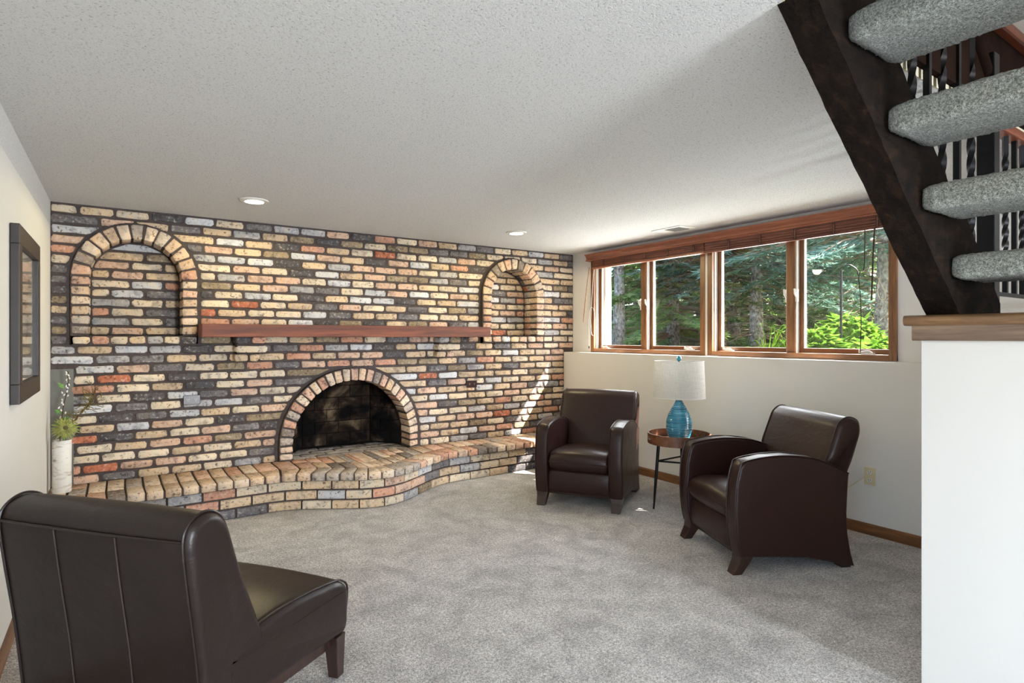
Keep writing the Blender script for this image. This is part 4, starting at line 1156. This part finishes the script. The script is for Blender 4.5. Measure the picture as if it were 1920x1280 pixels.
# carpeted treads with tufted surface
def tread_mesh():
    rt = random.Random(9); D, T, Wd = .292, .088, .90
    prof = densify(round_poly([(-D/2,0),(D/2,0),(D/2,T),(-D/2,T)], [.03,.032,.028,.03], 5), .007); n = len(prof); ny = 110
    vs = []
    for j in range(ny+1):
        y = -Wd/2+Wd*j/ny
        ins = .012*(1-min(1, min(j, ny-j)/3))
        for p in prof:
            d = Vector((p.x/D*2, (p.y-T/2)/T*2)); d.normalize(); q = p-d*ins+d*rt.gauss(0, .0014)
            vs.append((q.x, y+rt.uniform(-.002,.002), q.y))
    fs = [(j*n+i, j*n+(i+1)%n, (j+1)*n+(i+1)%n, (j+1)*n+i) for j in range(ny) for i in range(n)]+[tuple(range(n)), tuple(ny*n+i for i in range(n))]
    m_ = MB().add(vs, fs).mesh('tread'); m_.materials.append(MT['tread'])
    for p in m_.polygons: p.use_smooth = True
    return m_
tm = tread_mesh()
for i in range(5):
    ats(link('tread', tm, None, stair, (2.755-.245*i-.146, .395, 1.542+.213*i)))
# railing on the stringer and along the landing
def bar(x, y, z0, z1, tw, s=.0075):
    mb = MB(); n = 60 if tw else 1; vs = []
    for i in range(n+1):
        t = i/n; a = (2*PI*2.6*min(1, max(0, (t-.12)/.76)) if tw else 0)
        for k in range(4):
            b_ = a+PI/4+k*PI/2; vs.append((s*1.414*math.cos(b_), s*1.414*math.sin(b_), (z1-z0)*t))
    mb.add(vs, [(i*4+k, i*4+(k+1)%4, (i+1)*4+(k+1)%4, (i+1)*4+k) for i in range(n) for k in range(4)]+[(3,2,1,0), (n*4, n*4+1, n*4+2, n*4+3)])
    return mb, (x, y, z0)
def z_top(x): return ZC+.385+(2.557-x)*SL-.01
for i, x in enumerate((1.66, 1.79, 1.92, 2.05, 2.18, 2.305, 2.43, 2.56, 2.70, 2.84)):
    z0 = max(z_top(x)-.06 if x < 2.6 else ZC+.385-(x-2.60)*.875-.03, ZC+.05)
    mb, l_ = bar(x, .905, z0, ZC+.99+(3.03-x)*SL, i % 2 == 1, .0105)
    ats(mb.build('baluster', MT['iron'], stair, loc=l_, smooth=i % 2 == 1, sharp=30))
ats(MB().box((-.031,-.031,0),(.031,.031,1.10)).build('newel_post', MT['iron'], stair, loc=(3.025, .905, ZC), bevel=.004))
hr = MB(); p0 = Vector((3.02, .905, ZC+.98)); 
hr.tube([(3.03,.905,ZC+1.0), (1.45,.905,ZC+1.0+1.58*SL)], .026, 12); ats(hr.build('handrail', MT['fascia'], stair, smooth=True))
rl = empty('landing_railing', (3.6, .905, ZC), label='level black iron railing with a brown top rail on the landing', cat='railing')
for i, x in enumerate((3.23, 3.345, 3.45, 3.56, 3.67, 3.78, 3.89, 4.0, 4.11)):
    mb, l_ = bar(x-3.6, 0, .107, .80, i % 2 == 0, .009)
    mb.build('baluster', MT['iron'], rl, loc=l_, smooth=i % 2 == 0, sharp=30)
MB().box((-.545,-.012,.098),(.70,.012,.112)).build('bottom_rail', MT['iron'], rl)
MB().box((-.545,-.028,.80),(.70,.028,.842)).build('top_rail', MT['redwood'], rl, bevel=.008)
ur = empty('upper_railing', (3.0, YO+.035, ZUF+.005), label='black iron balusters of the railing on the floor above', cat='railing')
for i in range(16):
    mb, l_ = bar(-1.25+i*.115, 0, .02, .92, i % 3 == 2, .0085); mb.build('baluster', MT['iron'], ur, loc=l_)
MB().tube([(-1.4,0,.93),(1.5,0,.93)], .025, 10).build('handrail', MT['redwood'], ur, smooth=True)

# ------------------------------------------------------------------ outdoors
def grass_mat():
    t = NT('lawn'); n = t.noise(t.pos(), 2.5, 4); f = t.noise(t.pos(), 60, 3)
    c = t.ramp(n, [(.3, lin((62,74,34))), (.6, lin((108,118,56))), (.75, lin((140,126,84)))])
    return t.fin(t.mix(.5, c, t.ramp(f, [(.3, G4(.4)), (.7, G4(1.1))]), 'MULTIPLY'), .95, t.bump(f, .8, .03), spec=.1)
mb = MB(); n = 24; vs = []
for i in range(n+1):
    for j in range(n+1):
        x = 4.64+i*56/n; y = -30+j*80/n; vs.append((x, y, 1.05+.02*max(0, x-6)+.06*math.sin(x*.9+y*.5)))
mb.add(vs, [(i*(n+1)+j, (i+1)*(n+1)+j, (i+1)*(n+1)+j+1, i*(n+1)+j+1) for i in range(n) for j in range(n)])
tag(mb.build('ground', grass_mat(), smooth=True), 'sunlit lawn outside under the trees', 'lawn', kind='structure')
def bark():
    t = NT('spruce_bark'); v = t.pos((1,1,.6)); n = t.noise(v, 22, 4, .65); b = t.noise(t.pos(), 4, 2)
    c = t.ramp(n, [(.32, lin((84,76,72))), (.5, lin((150,144,140))), (.68, lin((196,192,188)))])
    return t.fin(t.mix(.3, c, b, 'MULTIPLY') if False else c, .95, t.bump(n, .9, .03), spec=.1)
BARK = bark()
def needles(name, a, b, c3):
    t = NT(name); n = t.noise(t.pos(), 1.3, 3); f = t.noise(t.pos(), 12, 2); r = t.n('ShaderNodeObjectInfo').outputs['Random']
    c = t.ramp(t.math('ADD', t.math('MULTIPLY', f, .6), t.math('MULTIPLY', n, .4)), [(.3, lin(a)), (.5, lin(b)), (.68, lin(c3))])
    d = t.n('ShaderNodeBsdfDiffuse'); tr = t.n('ShaderNodeBsdfTranslucent'); t.l(c, d.inputs[0]); t.l(c, tr.inputs[0])
    mx = t.n('ShaderNodeMixShader'); mx.inputs[0].default_value = .42; t.l(d.outputs[0], mx.inputs[1]); t.l(tr.outputs[0], mx.inputs[2]); t.l(mx.outputs[0], t.out.inputs[0]); return t.m
NG = needles('spruce_green', (88,116,72), (132,166,98), (178,202,130))
NBL = needles('spruce_blue', (76,104,94), (118,152,140), (164,194,178))
DEAD = plain('dead_twig', (122,106,88), .9, vary=.2)
def spruce_meshes(seed, Ht, R0, zmin, density, droop=.25, taper=.9):
    """crown of drooping branches carrying flat needle sprays"""
    r = random.Random(seed); mb = MB(); br = MB(); z = zmin
    vs, fs = [], []
    while z < Ht-.2:
        u = (z-zmin)/(Ht-zmin); rad_ = R0*(1-u)**taper+.12
        nb = r.randint(6, 8)
        for k in range(nb):
            a = r.uniform(0, 2*PI); L = rad_*r.uniform(.75, 1.12); dz = -droop*L*r.uniform(.5, 1.3)
            d = Vector((math.cos(a), math.sin(a), 0)); s_ = Vector((-d.y, d.x, 0))
            p0 = Vector((0, 0, z+r.uniform(-.1,.1)))
            br.tube([p0, p0+d*L*.5+Vector((0,0,dz*.35)), p0+d*L+Vector((0,0,dz))], .01, 4, False, radii=[.022,.013,.004])
            m_ = int(2.6*density*L*(1 if z < 5 else .3))+4
            for q in range(m_):
                t = r.uniform(.16, 1)**.8; side = r.choice((-1, 1))
                base_ = p0+d*L*t+Vector((0,0,dz*(.7*t+.3*t*t)))
                sl = (.13+.10*L*(1-t))*r.uniform(.6, 1.25)
                dirv = (d*r.uniform(.35,1.0)+s_*side*r.uniform(.3,1.1)+Vector((0,0,r.uniform(-.55,.18)))).normalized()
                tip = base_+dirv*sl; wv = dirv.cross(Vector((r.uniform(-.5,.5), r.uniform(-.5,.5), 1))).normalized()*r.uniform(.010,.020)*(1 if z < 5 else 2.6)
                mid = base_+dirv*sl*.45; i0 = len(vs)
                vs += [base_, mid+wv+Vector((0,0,-.012)), tip, mid-wv+Vector((0,0,-.012))]; fs.append((i0,i0+1,i0+2,i0+3))
        z += r.uniform(.13, .2)*(1 if z < 5 else 1.6)
    mb.add(vs, fs)
    me = bpy.data.meshes.new('foliage'); me.from_pydata([tuple(v) for v in mb.v], [], mb.f)
    be = bpy.data.meshes.new('branches'); be.from_pydata([tuple(v) for v in br.v], [], br.f)
    return me, be
def trunk_mesh(h, r0, seed):
    r = random.Random(seed); pts = [(r.uniform(-.03,.03)*(i > 0), r.uniform(-.03,.03)*(i > 0), h*i/8) for i in range(9)]
    return MB().tube(pts, r0, 14, True, radii=[r0*(1.25 if i == 0 else 1)*(1-.85*i/8) for i in range(9)]).mesh('trunk')
SP = [spruce_meshes(1, 9.5, 2.3, .15, 46), spruce_meshes(2, 8.5, 1.9, .1, 52, .18), spruce_meshes(3, 10.5, 2.5, 1.55, 34, .3), spruce_meshes(4, 10.5, 2.2, 2.2, 30, .3)]
for k_, (fm, bm_) in enumerate(SP): fm.materials.append(NBL if k_ >= 2 else NG); bm_.materials.append(DEAD)
TRK = trunk_mesh(10, .125, 4); TRK.materials.append(BARK)
for p in TRK.polygons: p.use_smooth = True
DT = MB(); rd = random.Random(8)
for i in range(90):
    a = rd.uniform(0, 2*PI); z = rd.uniform(.2, 2.6); L = rd.uniform(.5, 1.7); p = Vector((0,0,z)); d = Vector((math.cos(a), math.sin(a), rd.uniform(-.25,.15))); q = [p]
    for k in range(5):
        d = (d+Vector((rd.uniform(-.25,.25), rd.uniform(-.25,.25), rd.uniform(-.18,.08)))).normalized(); q.append(q[-1]+d*L/5)
    DT.tube(q, .008, 4, False, radii=[.010,.008,.006,.005,.004,.003])
    for k in (2, 3, 4):
        d2 = (d+Vector((rd.uniform(-1,1), rd.uniform(-1,1), rd.uniform(-.6,.3)))).normalized(); DT.tube([q[k], q[k]+d2*.16, q[k]+d2*.34+Vector((0,0,-.04))], .003, 3, False)
DTM = DT.mesh('dead_branches'); DTM.materials.append(DEAD)
def gz(x, y): return 1.05+.02*max(0, x-6)+.06*math.sin(x*.9+y*.5)-.06
def tree(px, dist, kind, label, s=1, rz=0, dead=False, foliage=True):
    th = math.radians(34.03)+math.atan((px-960)/1090); x, y = dist*math.sin(th), dist*math.cos(th)
    t = empty('spruce_tree', (x, y, gz(x, y)), rz, label, 'tree', 'spruce trees outside the windows')
    t.scale = (s, s, s)
    link('trunk', TRK, None, t)
    if foliage:
        tag(link('foliage', SP[kind][0], None, t), kind='stuff'); tag(link('branches', SP[kind][1], None, t), kind='stuff')
    if dead: tag(link('dead_branches', DTM, None, t), kind='stuff')
    return t
tree(1160, 12.6, 3, 'spruce with a bare grey trunk seen in the leftmost pane', 1, .4)
tree(1190, 17.5, 1, 'small dense green spruce behind the bare trunk in the leftmost pane', .62, 1.1)
tree(1122, 20, 1, 'dim green spruce at the far left edge of the leftmost pane', .55, 2.0)
tree(1262, 14.0, 0, 'broad dense green spruce filling the second pane from the brick wall', 1.05, .2)
tree(1312, 19, 1, 'green spruce behind at the right of the second pane', 1.0, 2.4)
tree(1418, 13, 2, 'blue-green spruce with a grey trunk in the middle of the third pane', 1, 2.2, True)
tree(1376, 14.5, 2, 'blue-green spruce with a brown trunk at the left of the third pane', 1, .9, True)
tree(1462, 18.5, 0, 'dark green spruce behind at the right of the third pane', 1, 3.1)
tree(1560, 20, 1, 'green spruce behind the garden hook in the fourth pane', .8, .3)
tree(1658, 11, 2, 'spruce with dry twigs at the right edge of the fourth pane', 1.1, 1.3, True)
tree(1625, 17, 0, 'dark green spruce behind the dry twigs in the fourth pane', 1, 4.3)
tree(1235, 24, 0, 'distant spruce between the trees of the left window', 1.1, 5)
tree(1400, 24, 1, 'distant spruce between the trees of the third pane', 1.1, 1.9)
# leafy shrub below the right window
def leaf_mat():
    t = NT('shrub_leaf'); f = t.noise(t.pos(), 16, 2); c = t.ramp(f, [(.3, lin((52,88,26))), (.5, lin((92,130,42))), (.7, lin((140,168,70)))])
    d = t.n('ShaderNodeBsdfDiffuse'); tr = t.n('ShaderNodeBsdfTranslucent'); t.l(c, d.inputs[0]); t.l(c, tr.inputs[0])
    mx = t.n('ShaderNodeMixShader'); mx.inputs[0].default_value = .4; t.l(d.outputs[0], mx.inputs[1]); t.l(tr.outputs[0], mx.inputs[2]); t.l(mx.outputs[0], t.out.inputs[0]); return t.m
LM = leaf_mat()
def shrub(cx, cy, w_, h_, n, seed, label):
    s = empty('leafy_shrub', (cx, cy, gz(cx, cy)+.02), 0, label, 'shrub', 'leafy shrubs under the right window'); r = random.Random(seed)
    mb = MB()
    for i in range(n):
        a = r.uniform(0, 2*PI); q = r.random()**.5; zz_ = r.random()**.7
        p = Vector((math.cos(a)*q*w_*(1-.35*zz_), math.sin(a)*q*w_*(1-.35*zz_), zz_*h_*(1-.4*q*q)+.03))
        d = Vector((math.cos(a)+r.uniform(-.8,.8), math.sin(a)+r.uniform(-.8,.8), r.uniform(-.3,.7))).normalized(); ln = r.uniform(.09,.16); sx_ = d.cross(Vector((r.uniform(-.4,.4), r.uniform(-.4,.4), 1))).normalized(); nn = sx_.cross(d)
        mb.add([p, p+d*ln*.35+sx_*ln*.32-nn*.008, p+d*ln-nn*.012, p+d*ln*.35-sx_*ln*.32-nn*.008, p+d*ln*.45+nn*.010], [(0,1,4),(1,2,4),(2,3,4),(3,0,4)])
    tag(mb.build('foliage', LM, s), kind='stuff')
    for k in range(7):
        a = r.uniform(0, 2*PI); MB().tube([(0,0,-.05), (math.cos(a)*w_*.25, math.sin(a)*w_*.25, h_*.45), (math.cos(a)*w_*.5, math.sin(a)*w_*.5, h_*.8)], .006, 5).build('stem', DEAD, s)
def at_px(px, X): th = math.radians(34.03)+math.atan((px-960)/1090); return X, X/math.tan(th)
for px, X, w_, h_, n_, lb in ((1528, 5.5, .30, .37, 420, 'bright green leafy shrub left of the garden hook'), (1590, 6.4, .38, .47, 480, 'tallest bright green leafy shrub beside the garden hook'), (1662, 6.0, .28, .27, 380, 'low bright green leafy shrub at the right edge of the window')):
    x, y = at_px(px, X); shrub(x, y, w_, h_, n_, int(px), lb)
x, y = at_px(1577, 5.9)
hk = empty('garden_hook', (x, y, gz(x, y)), label='dark iron shepherd hook pole standing among the shrubs', cat='garden hook')
MB().tube([(0,0,0),(0,0,.98)], .012, 8).build('pole', MT['iron'], hk, smooth=True)
MB().tube(catmull([(0,0,.95),(0,.0,1.0),(.05,-.05,1.03),(.10,-.10,.98),(.11,-.11,.92)], 6, False), .007, 6).build('hook', MT['iron'], hk, smooth=True)
x, y = at_px(1440, 5.1)
gr = empty('grass_clump', (x, y, gz(x, y)), label='yellow-green clump of long arching grass at the third pane', cat='grass'); r = random.Random(4)
for i in range(16):
    a = r.uniform(0, 2*PI); L = r.uniform(.12,.30); hh = r.uniform(.25,.5)
    c = catmull([(0,0,0),(math.cos(a)*L*.3, math.sin(a)*L*.3, hh*.7),(math.cos(a)*L*.7, math.sin(a)*L*.7, hh),(math.cos(a)*L*1.1, math.sin(a)*L*1.1, hh*.7)], 4, False)
    MB().tube(c, .005, 4, False, radii=[.006*(1-i_/len(c))+.001 for i_ in range(len(c))]).build('blade', LM, gr)
